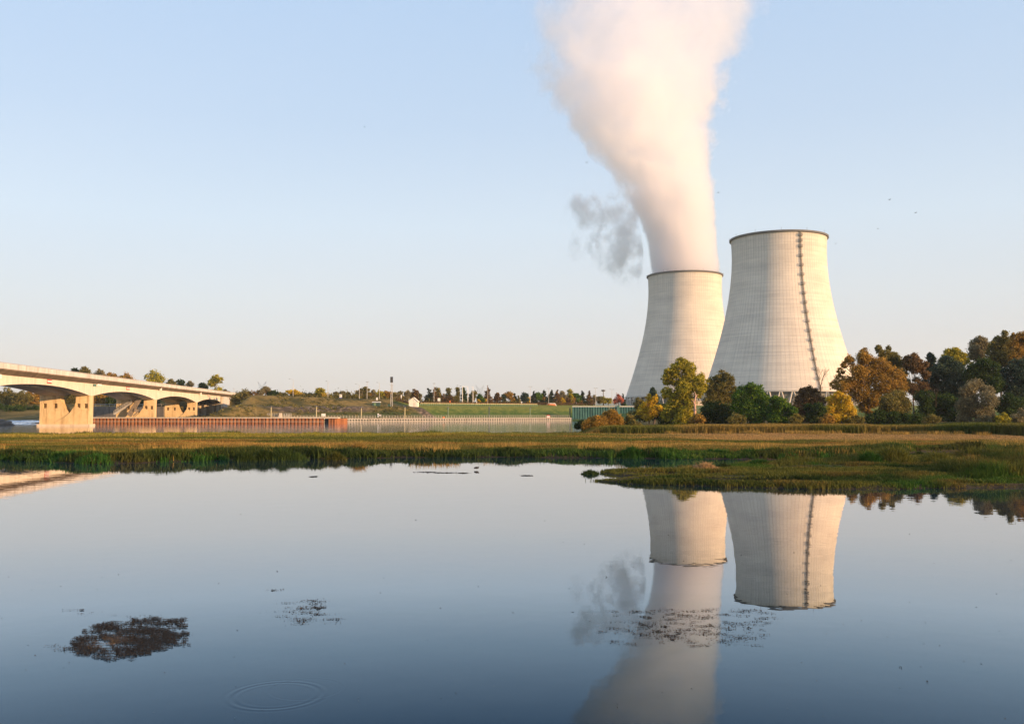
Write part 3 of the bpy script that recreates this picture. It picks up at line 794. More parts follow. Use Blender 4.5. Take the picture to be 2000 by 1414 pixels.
g.hexa([k1+Vector((0,0,-1)), k2+Vector((0,0,-1)), k2-nJ*.3+Vector((0,0,-1)), k1-nJ*.3+Vector((0,0,-1))], [k1+Vector((0,0,1.7)), k2+Vector((0,0,1.7)), k2-nJ*.3+Vector((0,0,1.7)), k1-nJ*.3+Vector((0,0,1.7))]); g.build('gap_darkness', m_black, jetty)  # black sheet stands in for the darkness inside the opening

# ------------------------------------------------------------------ far quay
QD = Vector((_qd.x, _qd.y, 0)); QN = Vector((_qn[0], _qn[1], 0)); QA3 = Vector((*QA, 0)); QL = (Vector(QB)-Vector(QA)).length
def onq(px, s=0.0):             # point s metres behind the quay line seen at pixel column px
    k = (px-1000)/F; A = QA3+QN*s; t = (k*A.y-A.x)/(QD.x-k*QD.y); p_ = A+QD*t
    p_.z = gz(p_.x, p_.y); return p_
def tq(px): return (onq(px)-QA3).dot(QD)
T0, T1 = -42.0, QL
quay = empty('quay_wall', QA3, 'long pale concrete quay wall with a row of dark square recesses', 'quay wall')
def qbox(mb, t0, t1, s0, s1, z0, z1):
    a4 = [QA3+QD*t0+QN*s0, QA3+QD*t1+QN*s0, QA3+QD*t1+QN*s1, QA3+QD*t0+QN*s1]
    return mb.hexa([Vector((v.x, v.y, z0)) for v in a4], [Vector((v.x, v.y, z1)) for v in a4])
g = MB(); qbox(g, T0, T1, -.35, 1.2, 1.05, 1.45); g.build('cap_beam', m_quay, quay)
g = MB(); qbox(g, T0, T1, -.3, -.05, .12, .42); g.build('waling_beam', m_quay, quay)
g = MB(); t = T0
while t < T1-.3: qbox(g, t, t+.36, -.25, 0, -.5, 1.05); t += 1.2
g.build('fender_piles', m_quay, quay)
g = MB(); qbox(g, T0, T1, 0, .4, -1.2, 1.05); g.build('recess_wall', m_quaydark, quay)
def rail_run(t0, t1, label, step=1.2):
    e_ = empty('quay_railing', QA3+QD*(t0+t1)/2+Vector((0,0,2)), label, 'railing', 'railings along the far quay')
    n = int((t1-t0)/step)
    for i in range(n+1):
        t = t0+(t1-t0)*i/n; g = MB(); qbox(g, t-.05, t+.05, .3, .4, 1.45, 2.5); g.build('post', m_rail, e_)
    for z in (1.95, 2.5):
        g = MB(); qbox(g, t0, t1, .32, .38, z-.03, z+.04); g.build('rail', m_rail, e_)
rail_run(tq(545), tq(735), 'grey steel railing on the quay behind the jetty end, left of the white sensor box')
rail_run(tq(745), tq(1113), 'long grey steel railing below the green slope, ending at the green steel wall', 1.25)
g = MB(); a_ = tq(918); b_ = tq(930)
# corner of the quay: green corrugated steel wall
GW0 = Vector((27.2, 416.0, 0)); GW1 = Vector((72, 412, 0)); gwd = (GW1-GW0).normalized(); gwn = Vector((gwd.y, -gwd.x, 0))
gw = empty('steel_wall', (GW0+GW1)/2, 'tall corrugated green steel wall with a white cap behind the golden bushes', 'steel wall')
zt1 = at(1116, 794.5, 416).z
corrugated(GW0, GW1, -1.2, zt1, 1.15, .5, gwn).build('sheet_piling', m_green_steel, gw, fix=False)
g = MB(); g.bar(GW0+gwn*.2+Vector((0,0,zt1+.12)), GW1+gwn*.2+Vector((0,0,zt1+.12)), .75, .28); g.build('white_cap', m_white, gw)
g = MB(); g.bar(GW0+gwd*20.5+gwn*.7+Vector((0,0,-1)), GW0+gwd*20.5+gwn*.7+Vector((0,0,zt1+.45)), 1.0, .5); g.build('buttress_post', m_green_steel, gw)
g = MB(); g.bar(GW0+gwn*.55+Vector((0,0,.45)), GW1+gwn*.55+Vector((0,0,.45)), .25, .9); g.build('base_beam', m_dark_green, gw)

# tall mooring posts along the quay
mp_ = [(530, 793, 'short yellow mooring post beside the caged platform'), (618.5, 792, 'yellow mooring post left of the white notice board'), (706, 794.5, 'yellow mooring post right of the jetty end'),
       (791, 794, 'pale yellow mooring post just left of the white hut, on the quay'), (875.5, 795, 'slim green mooring post in front of the stone strip'), (955.5, 795, 'dark mooring post in front of the green slope, nearest its middle'),
       (1035.5, 796, 'slim green mooring post left of the round red and white sign'), (1113, 796.5, 'dark mooring post beside the green steel wall')]
for px, yt, lab in mp_:
    p_ = onq(px, 1.6); zt_ = at(px, yt, p_.y).z
    e_ = empty('mooring_post', p_, lab, 'mooring post', 'mooring posts along the far quay')
    mt = m_yellow_post if px < 800 else (m_dark_green if px in (955.5, 1113) else m_green_paint)
    g = MB(); g.tube([p_+Vector((0,0,-.3)), Vector((p_.x, p_.y, zt_-.5))], .27 if px in (955.5, 1113) else .2, 8); g.build('pole', mt, e_)
    g = MB(); g.tube([Vector((p_.x, p_.y, zt_-.5)), Vector((p_.x, p_.y, zt_-.1)), Vector((p_.x, p_.y, zt_))], [.36, .36, .12], 8); g.build('cap', m_steel_dark, e_)
    g = MB()
    for z in np.arange(p_.z+.3, zt_-.6, .35): g.box(p_.x-.3, p_.x+.3, p_.y-.36, p_.y-.3, z, z+.06)
    g.build('ladder_rungs', m_steel_dark, e_)

# retaining walls on the bank by the bridge
g = MB(); w0, w1 = Vector((-165, 352, 0)), Vector((-131, 347, 0)); wn_ = Vector((0, 1, 0))
rw_ = empty('retaining_wall', (w0+w1)/2, 'dark grey retaining wall with railing seen under the second bridge arch', 'retaining wall')
zt_ = at(240, 794, 349).z
g.hexa([w0, w1, w1+wn_, w0+wn_], [v+Vector((0,0,zt_)) for v in (w0, w1, w1+wn_, w0+wn_)]); g.build('wall', streaky('grey_stone_wall', (.11,.10,.09), (.2,.18,.16), (.05,.045,.04), .6), rw_)
g = MB(); g.bar(w0+Vector((0,0,zt_+1)), w1+Vector((0,0,zt_+1)), .1); g.bar(w0+Vector((0,0,zt_+.5)), w1+Vector((0,0,zt_+.5)), .07)
g.build('rail', m_galv, rw_)
for i in range(18):
    p_ = w0.lerp(w1, (i+.5)/18); g = MB(); g.bar(p_+Vector((0,0,zt_)), p_+Vector((0,0,zt_+1)), .08); g.build('post', m_galv, rw_)
ww0, ww1, ww2 = at(434, 812, 404), at(470, 812, 396), at(499, 812, 392)
ww = empty('wing_wall', ww1, 'ochre stained concrete wing wall sloping down from the bridge abutment', 'wing wall')
g = MB()
za_, zb2, zc_ = at(434, 793.5, 404).z, at(470, 800.5, 396).z, at(499, 812, 392).z
for (a_, b_, z1_, z2_) in ((ww0, ww1, za_, zb2), (ww1, ww2, zb2, zc_)):
    g.hexa([Vector((a_.x,a_.y,-1)), Vector((b_.x,b_.y,-1)), Vector((b_.x,b_.y+.8,-1)), Vector((a_.x,a_.y+.8,-1))], [Vector((a_.x,a_.y,z1_)), Vector((b_.x,b_.y,z2_)), Vector((b_.x,b_.y+.8,z2_)), Vector((a_.x,a_.y+.8,z1_))])
g.build('wall', m_abut, ww)
g = MB()
tops = [Vector((ww0.x, ww0.y+.4, za_)), Vector((ww1.x, ww1.y+.4, zb2)), Vector((ww2.x, ww2.y+.4, zc_))]
for h_ in (.5, 1.0):
    g.bar(tops[0]+Vector((0,0,h_)), tops[1]+Vector((0,0,h_)), .08); g.bar(tops[1]+Vector((0,0,h_)), tops[2]+Vector((0,0,h_)), .08)
g.build('rail', m_galv, ww)
for i in range(14):
    f_ = i/13*2; p_ = tops[0].lerp(tops[1], f_) if f_ <= 1 else tops[1].lerp(tops[2], f_-1)
    g = MB(); g.bar(p_, p_+Vector((0,0,1)), .08); g.build('post', m_galv, ww)
# steps with rails on the slope
e0, e1 = at(500, 797, 385), at(525, 811, 378)
bs = empty('bank_stairs', e1, 'narrow steps with grey handrails running down the scrubby bank', 'stairs')
for dy in (0, 1.3):
    g = MB(); o_ = Vector((0, dy, 0))
    for h_ in (.5, 1.0): g.bar(e0+o_+Vector((0,0,h_)), e1+o_+Vector((0,0,h_)), .09)
    for i in range(8):
        p_ = e0.lerp(e1, i/7)+o_; g.bar(p_-Vector((0,0,.2)), p_+Vector((0,0,1)), .08)
    g.build('handrail', m_galv, bs)
g = MB()
for i in range(16):
    p_ = e0.lerp(e1, (i+.5)/16); g.box(p_.x-.3, p_.x+.3, p_.y, p_.y+1.3, p_.z-.3, p_.z)
g.build('steps', m_cap, bs)
# caged platform with pillar behind the jetty
c0_ = at(522, 815, 340); c1_ = at(565, 815, 340); zt_ = at(540, 807.5, 340).z
cg = empty('railed_platform', (c0_+c1_)/2, 'small railed platform with a concrete pillar on the quay behind the jetty', 'platform')
g = MB()
for z in np.linspace(c0_.z+.5, zt_, 3): g.bar(Vector((c0_.x, c0_.y, z)), Vector((c1_.x, c1_.y, z)), .09); g.bar(Vector((c0_.x, c0_.y+3, z)), Vector((c1_.x, c1_.y+3, z)), .09)
for x in np.linspace(c0_.x, c1_.x, 10): g.bar((x, c0_.y, 1.9), (x, c0_.y, zt_), .08); g.bar((x, c0_.y+3, 1.9), (x, c0_.y+3, zt_), .08)
g.build('cage_railing', m_galv, cg)
g = MB(); pp = at(548, 815, 339.5); g.box(pp.x-.45, pp.x+.45, 339, 339.9, 1.5, zt_+.15); g.build('pillar', m_cap, cg)
g = MB(); g.box(c0_.x-.5, c1_.x+.5, 338.7, 343.6, .8, 1.98); g.build('base_slab', m_cap, cg)

# ------------------------------------------------------------------ small built things on the bank
def post_sign(px, yb, yt, w, h, mat, label, s, name='sign', shape='rect', post=m_galv, legs=1, band=None, fixed=None, ybot=None):
    p_ = onq(px, s) if fixed is None else at(px, yb, fixed)
    c_ = at(px, yt, p_.y)
    if ybot: p_.z = at(px, ybot, p_.y).z
    e_ = empty(name, p_, label, 'sign')
    for k in range(legs):
        x = p_.x+(0 if legs == 1 else (k-.5)*w*.7)
        g = MB(); g.bar((x, p_.y, min(p_.z, c_.z)-.1), (x, p_.y, c_.z), .12); g.build('post', post, e_)
    g = MB()
    if shape == 'rect': g.box(p_.x-w/2, p_.x+w/2, p_.y-.18, p_.y-.08, c_.z-h/2, c_.z+h/2)
    elif shape == 'tri': g.prism([(0, -h/2), (w/2, h/2), (-w/2, h/2)], lambda x, z: Vector((p_.x+x, p_.y-.18, c_.z+z)), lambda x, z: Vector((p_.x+x, p_.y-.08, c_.z+z)))
    else: g.prism([(w/2*math.cos(a_*math.pi/10), h/2*math.sin(a_*math.pi/10)) for a_ in range(20)], lambda x, z: Vector((p_.x+x, p_.y-.18, c_.z+z)), lambda x, z: Vector((p_.x+x, p_.y-.08, c_.z+z)))
    o = g.build('board', mat, e_)
    if band:
        for (x0, x1, z0, z1, mt) in band:
            q = MB(); q.box(p_.x+x0*w, p_.x+x1*w, p_.y-.22, p_.y-.183, c_.z+z0*h, c_.z+z1*h); q.build('marking', mt, o)
    return e_
post_sign(1071, 816, 813.7, 1.75, 1.75, m_red, 'round red sign with a white bar on the quay railing', .1, shape='round', band=[(-.40, .40, -.16, .16, m_white)])
post_sign(867, 817, 815.6, .85, .75, m_orange, 'small orange square sign on the quay railing', .1)
post_sign(632.5, 815, 810.5, 1.5, 1.05, m_white, 'white rectangular notice board behind the jetty end', 2.0)
post_sign(857.5, 788, 780.3, 1.15, 1.3, m_white, 'white square sign on two legs beside the access road', 33, legs=2)
post_sign(879, 788, 784.4, .55, 1.0, m_orange, 'small orange and white marker sign in the hedge gap', 34)
post_sign(1018.5, 788, 786.3, .8, .8, m_white, 'small white triangular road sign left of the parked white bus', 33, shape='tri')
post_sign(736.5, 790, 779.8, .75, 1.5, m_white, 'tall narrow white sign left of the signal mast', 36)
post_sign(784, 790, 774.3, .5, 1.3, m_white, 'narrow white sign high among the pale trees right of the signal mast', 40)
post_sign(931, 788, 785.6, .5, .5, m_white, 'tiny white plate sign between flagpoles and pylon', 33)
post_sign(671.5, 788, 779, .6, .5, m_white, 'small white road sign right of the blue and white totem', 42)
p_ = onq(665.5, 46); e_ = empty('totem_sign', p_, 'blue and white totem sign on top of the bank', 'sign')
c_ = at(665.5, 775.6, p_.y); g = MB(); g.box(p_.x-.5, p_.x+.5, p_.y-.15, p_.y+.15, p_.z-.2, c_.z-.15); ob_ = g.build('blue_panel', m_blue, e_)
g = MB(); g.box(p_.x-.55, p_.x+.55, p_.y-.18, p_.y+.18, c_.z-.15, c_.z+1.2); g.build('white_panel', m_white, e_)
g = MB(); g.box(p_.x-.15, p_.x+.15, p_.y-.22, p_.y-.153, c_.z-1.2, c_.z-.8); g.build('white_mark', m_white, ob_)

# white hut
p_ = onq(807.2, 21); p_.z = at(807, 792.8, p_.y).z; Yh = p_.y
xa, xb = at(798.6, 792, Yh).x, at(815.9, 792, Yh).x; ze, zr = at(807, 784.2, Yh).z, at(807, 776.6, Yh).z; xm = (xa+xb)/2
hut = empty('hut', (xm, Yh, p_.z), 'small cream white hut with a steep gable on the embankment', 'hut')
g = MB(); g.prism([(xa, p_.z-1.2), (xb, p_.z-1.2), (xb, ze), (xm, zr), (xa, ze)], lambda x, z: Vector((x, Yh, z)), lambda x, z: Vector((x, Yh+5, z))); g.build('wall', m_hut, hut)
g = MB()
for xe in (xa, xb):
    s2 = -1 if xe == xa else 1; dx_ = xe-xm; dz_ = ze-zr
    A1 = Vector((xm, 0, zr+.05)); A2 = Vector((xe+s2*.25, 0, ze+dz_/abs(dx_)*.25+.05)); nrm = Vector((-dz_*s2, 0, abs(dx_))).normalized()*.14
    q = [A1, A2, A2+nrm, A1+nrm]; g.hexa([Vector((v.x, Yh-.3, v.z)) for v in q], [Vector((v.x, Yh+5.3, v.z)) for v in q])
g.build('roof', m_hut, hut)
g = MB(); g.box(xm-.1, xm+.95, Yh-.06, Yh-.005, p_.z-.1, p_.z+1.55); g.build('door', simple('pale_door', (.56,.52,.44), .7, .05), hut)
g = MB(); g.prism([(.2*math.cos(k*math.pi/6), .2*math.sin(k*math.pi/6)) for k in range(12)], lambda x, z: Vector((xm+x, Yh-.06, ze+.35+z)), lambda x, z: Vector((xm+x, Yh-.005, ze+.35+z))); g.build('vent', m_roof, hut)
# green shed
p_ = onq(734.5, 26); Ys = p_.y; xa, xb = at(727.3, 790, Ys).x, at(741.5, 790, Ys).x; z0_, z1_ = at(734, 792, Ys).z, at(734, 786, Ys).z
sh = empty('shed', ((xa+xb)/2, Ys, z0_), 'low dark green shed with a pale flat roof on the bank', 'shed')
g = MB(); g.box(xa, xb, Ys, Ys+2.4, z0_-.8, z1_); g.build('wall', m_dark_green, sh)
g = MB(); g.hexa([(xa-.2,Ys-.25,z1_+.004),(xb+.2,Ys-.25,z1_+.004),(xb+.2,Ys+2.6,z1_+.004),(xa-.2,Ys+2.6,z1_+.004)], [(xa-.2,Ys-.25,z1_+.16),(xb+.2,Ys-.25,z1_+.16),(xb+.2,Ys+2.6,z1_+.35),(xa-.2,Ys+2.6,z1_+.35)]); g.build('roof', m_white, sh)
g = MB(); g.box(xa+.6, xa+1.5, Ys-.05, Ys-.004, z0_, z1_-.15); g.build('door', m_green_paint, sh)
# signal mast
p_ = onq(765, 22); Ym = p_.y; zb_ = at(765, 792, Ym).z; zm = at(765, 752, Ym).z; zh = at(765, 747.2, Ym).z; zt_ = at(765, 736, Ym).z
sm_ = empty('signal_mast', (p_.x, Ym, zb_), 'tall lattice mast carrying a black navigation signal box', 'signal mast')
g = MB(); w_ = .42
cs = [(-1,-1),(1,-1),(1,1),(-1,1)]
for sx, sy in cs: g.bar((p_.x+sx*w_, Ym+sy*w_, zb_-.6), (p_.x+sx*w_*.6, Ym+sy*w_*.6, zm), .1)
nz_ = 16
for i in range(nz_):
    za, zb3 = zb_+(zm-zb_)*i/nz_, zb_+(zm-zb_)*(i+1)/nz_; wa = w_*(1-.4*i/nz_)
    for k in range(4):
        a_, b_ = cs[k], cs[(k+1) % 4]
        if i % 2: a_, b_ = b_, a_
        g.bar((p_.x+a_[0]*wa, Ym+a_[1]*wa, za), (p_.x+b_[0]*wa, Ym+b_[1]*wa, zb3), .055)
g.build('lattice_mast', m_galv, sm_)
g = MB(); g.box(p_.x-.7, p_.x+.7, Ym-.7, Ym+.7, zm, zm+.1)
for k in (-.65, .65):
    g.bar((p_.x+k, Ym-.65, zm), (p_.x+k, Ym-.65, zm+1), .05)
g.bar((p_.x-.65, Ym-.65, zm+1), (p_.x+.65, Ym-.65, zm+1), .05); g.bar((p_.x, Ym, zm), (p_.x, Ym, zh), .2); g.build('service_platform', m_galv, sm_)
g = MB(); g.box(p_.x-.55, p_.x+.5, Ym-.5, Ym+.1, zh, zt_); hd = g.build('signal_box', m_black, sm_)
for k in range(4):
    z = zh+(zt_-zh)*(k+.5)/4; g = MB()
    g.tube([(p_.x, Ym-.5, z), (p_.x, Ym-.8, z)], .22, 10); g.build('signal_lamp', m_steel_dark, hd)
g = MB(); g.box(p_.x-1.5, p_.x-.2, Ym-.4, Ym+.4, zb_-.6, zb_+.55); g.build('control_cabinet', m_dark_green, sm_)

# road barrier, hedge
rb0, rb1 = tq(893), tq(1114)+4
bar_ = empty('road_barrier', QA3+QD*(rb0+rb1)/2+QN*29.5, 'low road barrier with closely spaced posts along the top of the green slope', 'barrier')
def grd(t, s): v = QA3+QD*t+QN*s; return Vector((v.x, v.y, gz(v.x, v.y)))
nb_ = 58
zb_l = at(1000, 788.9, grd((rb0+rb1)/2, 29.5).y).z
for i in range(nb_+1):
    v = grd(rb0+(rb1-rb0)*i/nb_, 29.5); g = MB(); g.box(v.x-.28, v.x+.28, v.y-.1, v.y+.1, v.z-.4, v.z+.85); g.build('post', m_green_paint, bar_)
g = MB(); a_, b_ = grd(rb0, 29.45), grd(rb1, 29.45); g.bar(a_+Vector((0,0,.95)), b_+Vector((0,0,.95)), .12, .2); g.build('rail', m_yellow_post, bar_)

# lamps and poles
def lamp(px, yt, label, arms, s=44, Yf=None):
    p_ = onq(px, s)
    if Yf: p_ = at(px, 786, Yf); p_.z = gz(p_.x, p_.y)
    zt_ = at(px, yt, p_.y).z; e_ = empty('street_lamp', p_, label, 'street lamp', 'street lamps along the road')
    g = MB(); g.tube([p_-Vector((0,0,.3)), (p_.x, p_.y, (p_.z+zt_)/2), (p_.x, p_.y, zt_-.3)], [.13, .1, .07], 6); g.build('pole', m_galv, e_)
    for a_ in arms:
        g = MB(); q = Vector((p_.x, p_.y, zt_-.3)); tip = q+Vector((a_, 0, abs(a_)*.3)); g.tube([q, q+Vector((a_*.5, 0, abs(a_)*.26)), tip], .055, 6); g.build('arm', m_galv, e_)
        g = MB(); g.hexa([tip+Vector(v) for v in ((-.3,-.12,-.08),(.3,-.12,-.08),(.3,.12,-.08),(-.3,.12,-.08))], [tip+Vector(v) for v in ((-.25,-.1,.06),(.25,-.1,.06),(.25,.1,.06),(-.25,.1,.06))]); g.build('lamp_head', m_steel_dark, e_)
lamp(572.5, 741, 'tall single street lamp behind the pale yellow bushy tree', [-1.6]); lamp(640.5, 744, 'tall single street lamp right of the yellow tree', [-.7])
lamp(702, 751, 'street lamp with arms, left of the tall grey poplars', [-1.6]); lamp(717, 745, 'thin straight street lamp in the middle of the grey poplars', [-.3, .3]); lamp(741, 747, 'single arm street lamp left of the signal mast', [-1.0])
lamp(847.8, 748, 'thin street lamp above the dark pines', [-.3, .3]); lamp(898.5, 753, 'street lamp with a long left arm, just left of the flagpoles', [-1.3, .3])
lamp(1036, 754.5, 'double armed street lamp above the round tree left of the dark pines', [-.6, .6]); lamp(1071.5, 758, 'double armed street lamp in front of the dark pines', [-.6, .6])
lamp(1163.3, 757.5, 'double armed street lamp left of the floodlight mast', [-.7, .7]); lamp(1195, 760, 'double armed street lamp right of the floodlight mast', [-.9, .9])
lamp(457, 758, 'small yellowish street lamp just past the end of the bridge', [-.4], Yf=470)
p_ = onq(1178.2, 60); zt_ = at(1178, 762, p_.y).z
e_ = empty('floodlight_mast', p_, 'floodlight mast with a dark round crown above the yellow tree', 'floodlight mast')
g = MB(); g.tube([p_-Vector((0,0,.3)), (p_.x, p_.y, zt_-.4)], [.3, .2], 8); g.build('pole', m_steel_dark, e_)
g = MB(); g.tube([(p_.x, p_.y, zt_-.8), (p_.x, p_.y, zt_-.35), (p_.x, p_.y, zt_+.05), (p_.x, p_.y, zt_+.3)], [.35, 1.2, 1.15, .3], 12); g.build('lamp_crown', m_steel_dark, e_)
for px, yt, dr, lab in ((903.3, 754.5, 1.0, 'white pole with a right pointing top arm, leftmost of three white poles'), (913.8, 754.5, -1.2, 'white pole with a left pointing top arm, middle of three white poles'), (923.8, 755.5, -.6, 'white pole with a short top arm, rightmost of three white poles')):
    p_ = onq(px, 40); zt_ = at(px, yt, p_.y).z; e_ = empty('flagpole', p_, lab, 'flagpole', 'white flagpoles by the road')
    g = MB(); g.tube([p_-Vector((0,0,.3)), (p_.x, p_.y, zt_)], [.16, .11], 8); g.build('pole', m_white, e_)
    g = MB(); g.bar((p_.x+.1*np.sign(dr), p_.y, zt_-.08), (p_.x+dr, p_.y, zt_-.08), .16, .2); g.build('top_arm', m_white, e_)
p_ = onq(952.3, 31); zt_ = at(952, 752.5, p_.y).z; e_ = empty('utility_pole', p_, 'tall wooden utility pole in front of the large spruce', 'utility pole')
g = MB(); g.tube([p_-Vector((0,0,.3)), (p_.x, p_.y, zt_)], [.24, .15], 8); g.build('pole', m_wood, e_)
g = MB(); g.bar((p_.x, p_.y, zt_-1.6), (p_.x+.6, p_.y, zt_-1.2), .18, .6); g.bar((p_.x-.35, p_.y, zt_-.2), (p_.x+.35, p_.y, zt_-.2), .1); g.build('fitting', m_steel_dark, e_)
p_ = onq(787.5, 47)

# pylons and wires
def pylon(px, yt, yb, Yp, label, sc):
    b0 = at(px, yb, Yp); b0.z = 9.6; top = at(px, yt, Yp).z; H = top-b0.z
    e_ = empty('electricity_pylon', b0, label, 'pylon', 'lattice pylons on the horizon')
    g = MB(); X, Y = b0.x, Yp; zw = b0.z+H*.66; th_ = .28*sc
    cs = [(-1,-1),(1,-1),(1,1),(-1,1)]
    def wd(z): return (1.0+2.6*(1-min(1, (z-b0.z)/(H*.66))))*sc
    n = 9
    for i in range(n):
        za, zb4 = b0.z+(zw-b0.z)*i/n, b0.z+(zw-b0.z)*(i+1)/n; wa, wb = wd(za), wd(zb4)
        for k in range(4):
            a_, b_ = cs[k], cs[(k+1) % 4]
            g.bar((X+a_[0]*wa, Y+a_[1]*wa, za), (X+a_[0]*wb, Y+a_[1]*wb, zb4), th_)
            g.bar((X+a_[0]*wa, Y+a_[1]*wa, za), (X+b_[0]*wb, Y+b_[1]*wb, zb4), th_*.6); g.bar((X+b_[0]*wa, Y+b_[1]*wa, za), (X+a_[0]*wb, Y+a_[1]*wb, zb4), th_*.6)
    g.build('lattice_tower', m_galv, e_)
    for s2 in (-1, 1):
        g = MB(); w1 = 5.8*sc
        g.bar((X+s2*1.0*sc, Y, zw), (X+s2*w1, Y, top), th_); g.bar((X+s2*.2*sc, Y, zw+H*.14), (X+s2*w1, Y, top), th_)
        g.bar((X+s2*1.0*sc, Y, zw), (X+s2*.2*sc, Y, zw+H*.14), th_); g.bar((X+s2*2.6*sc, Y, zw+H*.10), (X+s2*1.6*sc, Y, zw+H*.2), th_*.6)
        g.bar((X+s2*1.0*sc, Y, zw), (X+s2*7.5*sc, Y, zw+.2*sc), th_*.8); g.bar((X+s2*7.5*sc, Y, zw+.2*sc), (X+s2*3.0*sc, Y, zw+H*.14), th_*.6)
        g.build('cross_arm', m_galv, e_)
    return Vector((X, Y, zw)), e_
pa, ea = pylon(937, 752.3, 790, 1350, 'grey lattice pylon standing between the flagpoles and the spruce', 1.05)
pb, eb = pylon(511, 745, 790, 1250, 'grey lattice pylon above the dark bushes right of the bridge', 1.0)
for k, dx_ in enumerate((-7.2, 7.2)):
    ws = [pb+Vector((dx_, 0, 0)), pa+Vector((dx_, 0, 0))]
    g = MB(); pts_ = []
    for i in range(17):
        f_ = i/16; q = ws[0].lerp(ws[1], f_); q.z -= 4*11*f_*(1-f_)*.6; pts_.append(q)
    g.tube(pts_, .16, 4, caps=False); o = g.build('power_line', m_steel_dark)
    tag(o, ['power line sagging between the two pylons, upper strand of the pair', 'power line sagging between the two pylons, lower strand of the pair'][k], 'power line', 'power lines over the far bank')
    g = MB(); q0 = pb+Vector((dx_, 0, 0)); q1 = pb+Vector((-330+dx_, 260, -2)); g.tube([q0.lerp(q1, i/12)-Vector((0,0,10*(i/12)*(1-i/12)*2)) for i in range(13)], .16, 4, caps=False)
    o = g.build('power_line', m_steel_dark); tag(o, ['power line running from the left pylon towards the bridge, upper strand', 'power line running from the left pylon towards the bridge, lower strand'][k], 'power line', 'power lines over the far bank')

# vehicles on the road
def vehicle(px0, px1, ytop, ybot, s, label, kind):
    p_ = onq((px0+px1)/2, s); Y = p_.y; x0, x1 = at(px0, ytop, Y).x, at(px1, ytop, Y).x; zt_ = at(px0, ytop, Y).z; zb_ = zt_-(2.6 if kind == 'bus' else 2.1)
    e_ = empty('parked_'+kind, ((x0+x1)/2, Y, zb_), label, kind)
    L = x1-x0; prof_ = [(x0+.1, zb_+.4), (x1-.1, zb_+.4), (x1, zb_+1.1), (x1-.12*L, zt_-.25), (x1-.18*L, zt_), (x0+.25, zt_), (x0, zt_-.3)]
    g = MB(); g.prism(prof_, lambda x, z: Vector((x, Y, z)), lambda x, z: Vector((x, Y+2.1, z))); g.build('body', m_white, e_)
    g = MB()
    g.prism([(x0+.4, zb_+1.25), (x1-.5, zb_+1.25), (x1-.16*L, zt_-.35), (x0+.4, zt_-.35)], lambda x, z: Vector((x, Y-.03, z)), lambda x, z: Vector((x, Y-.003, z))); g.build('side_window', m_glass if kind == 'van' else m_orange, e_)
    for f_ in (.2, .8):
        g = MB(); c_ = Vector((x0+L*f_, Y, zb_+.4)); g.tube([c_-Vector((0,.05,0)), c_+Vector((0,.3,0))], .42, 12); g.build('wheel', m_black, e_)
vehicle(1068, 1087.5, 787.3, 791, 33, 'long white bus parked behind the road barrier', 'bus')
vehicle(589.5, 597.5, 776.2, 779, 46, 'small white van just showing above the brown bank', 'van')
# sensor box on the quay
p_ = onq(739, .6); e_ = empty('sensor_box', p_, 'white sensor box on a short stand at the quay edge', 'sensor box')
g = MB(); g.box(p_.x-.25, p_.x+.25, p_.y-.2, p_.y+.2, 1.9, 3.3); g.build('stand', m_white, e_)
g = MB(); g.box(p_.x+.05, p_.x+1.25, p_.y-.45, p_.y-.21, 2.3, 2.9); g.build('cabinet', m_galv, e_)
# distant industrial sheds seen between the trees at the tower foot
g = MB(); p_ = at(1362, 790, 700); e_ = empty('plant_building', (p_.x, 700, 9.6), 'low pale plant building glimpsed between trees at the tower foot', 'building')
g = MB(); g.box(p_.x-9, p_.x+9, 700, 716, 8, at(1362, 783.5, 700).z); g.build('wall', m_cap, e_)
g = MB(); g.box(p_.x-9.4, p_.x+9.4, 699.6, 716.4, at(1362, 783.5, 700).z+.004, at(1362, 783.5, 700).z+.5); g.build('roof', m_roof, e_)

# weir with tumbling water, rocks
m_foam, nt, b = newmat('tumbling_water'); ge = N(nt, 'ShaderNodeNewGeometry'); nz = noise(nt, ge.outputs['Position'], 1.1, 5, .7, (1, .35, 1))
r = ramp(nt, [(.42, (.05,.10,.17)), (.52, (.20,.30,.42)), (.62, (.75,.78,.82))]); nt.links.new(nz, r.inputs[0]); nt.links.new(r.outputs[0], b.inputs['Base Color']); b.inputs['Roughness'].default_value = .25
bp = N(nt, 'ShaderNodeBump'); bp.inputs['Distance'].default_value = .4; nt.links.new(nz, bp.inputs['Height']); nt.links.new(bp.outputs[0], b.inputs['Normal'])
wx = np.linspace(-230, -128, 150); wy = np.linspace(262, 330, 60); WX, WY = np.meshgrid(wx, wy)
WZ = .03+.75*sstep(268, 322, WY)+(fbm(WX*.7, WY*.35, 4)-.5)*.5*sstep(262, 272, WY); WZ = np.where((WX > -133), -.2, WZ)
i_ = np.arange(WX.size).reshape(WX.shape); wf = np.stack([i_[:-1,:-1].ravel(), i_[:-1,1:].ravel(), i_[1:,1:].ravel(), i_[1:,:-1].ravel()], 1)
tag(np_mesh('rapids', np.stack([WX.ravel(), WY.ravel(), WZ.ravel()], 1), wf, m_foam, smooth=True), 'broken white water of the weir left of the first pier', None, None, 'structure')
m_rock = simple('wet_dark_rock', (.06,.05,.04), .6, .4, 1.5, bump=.1)
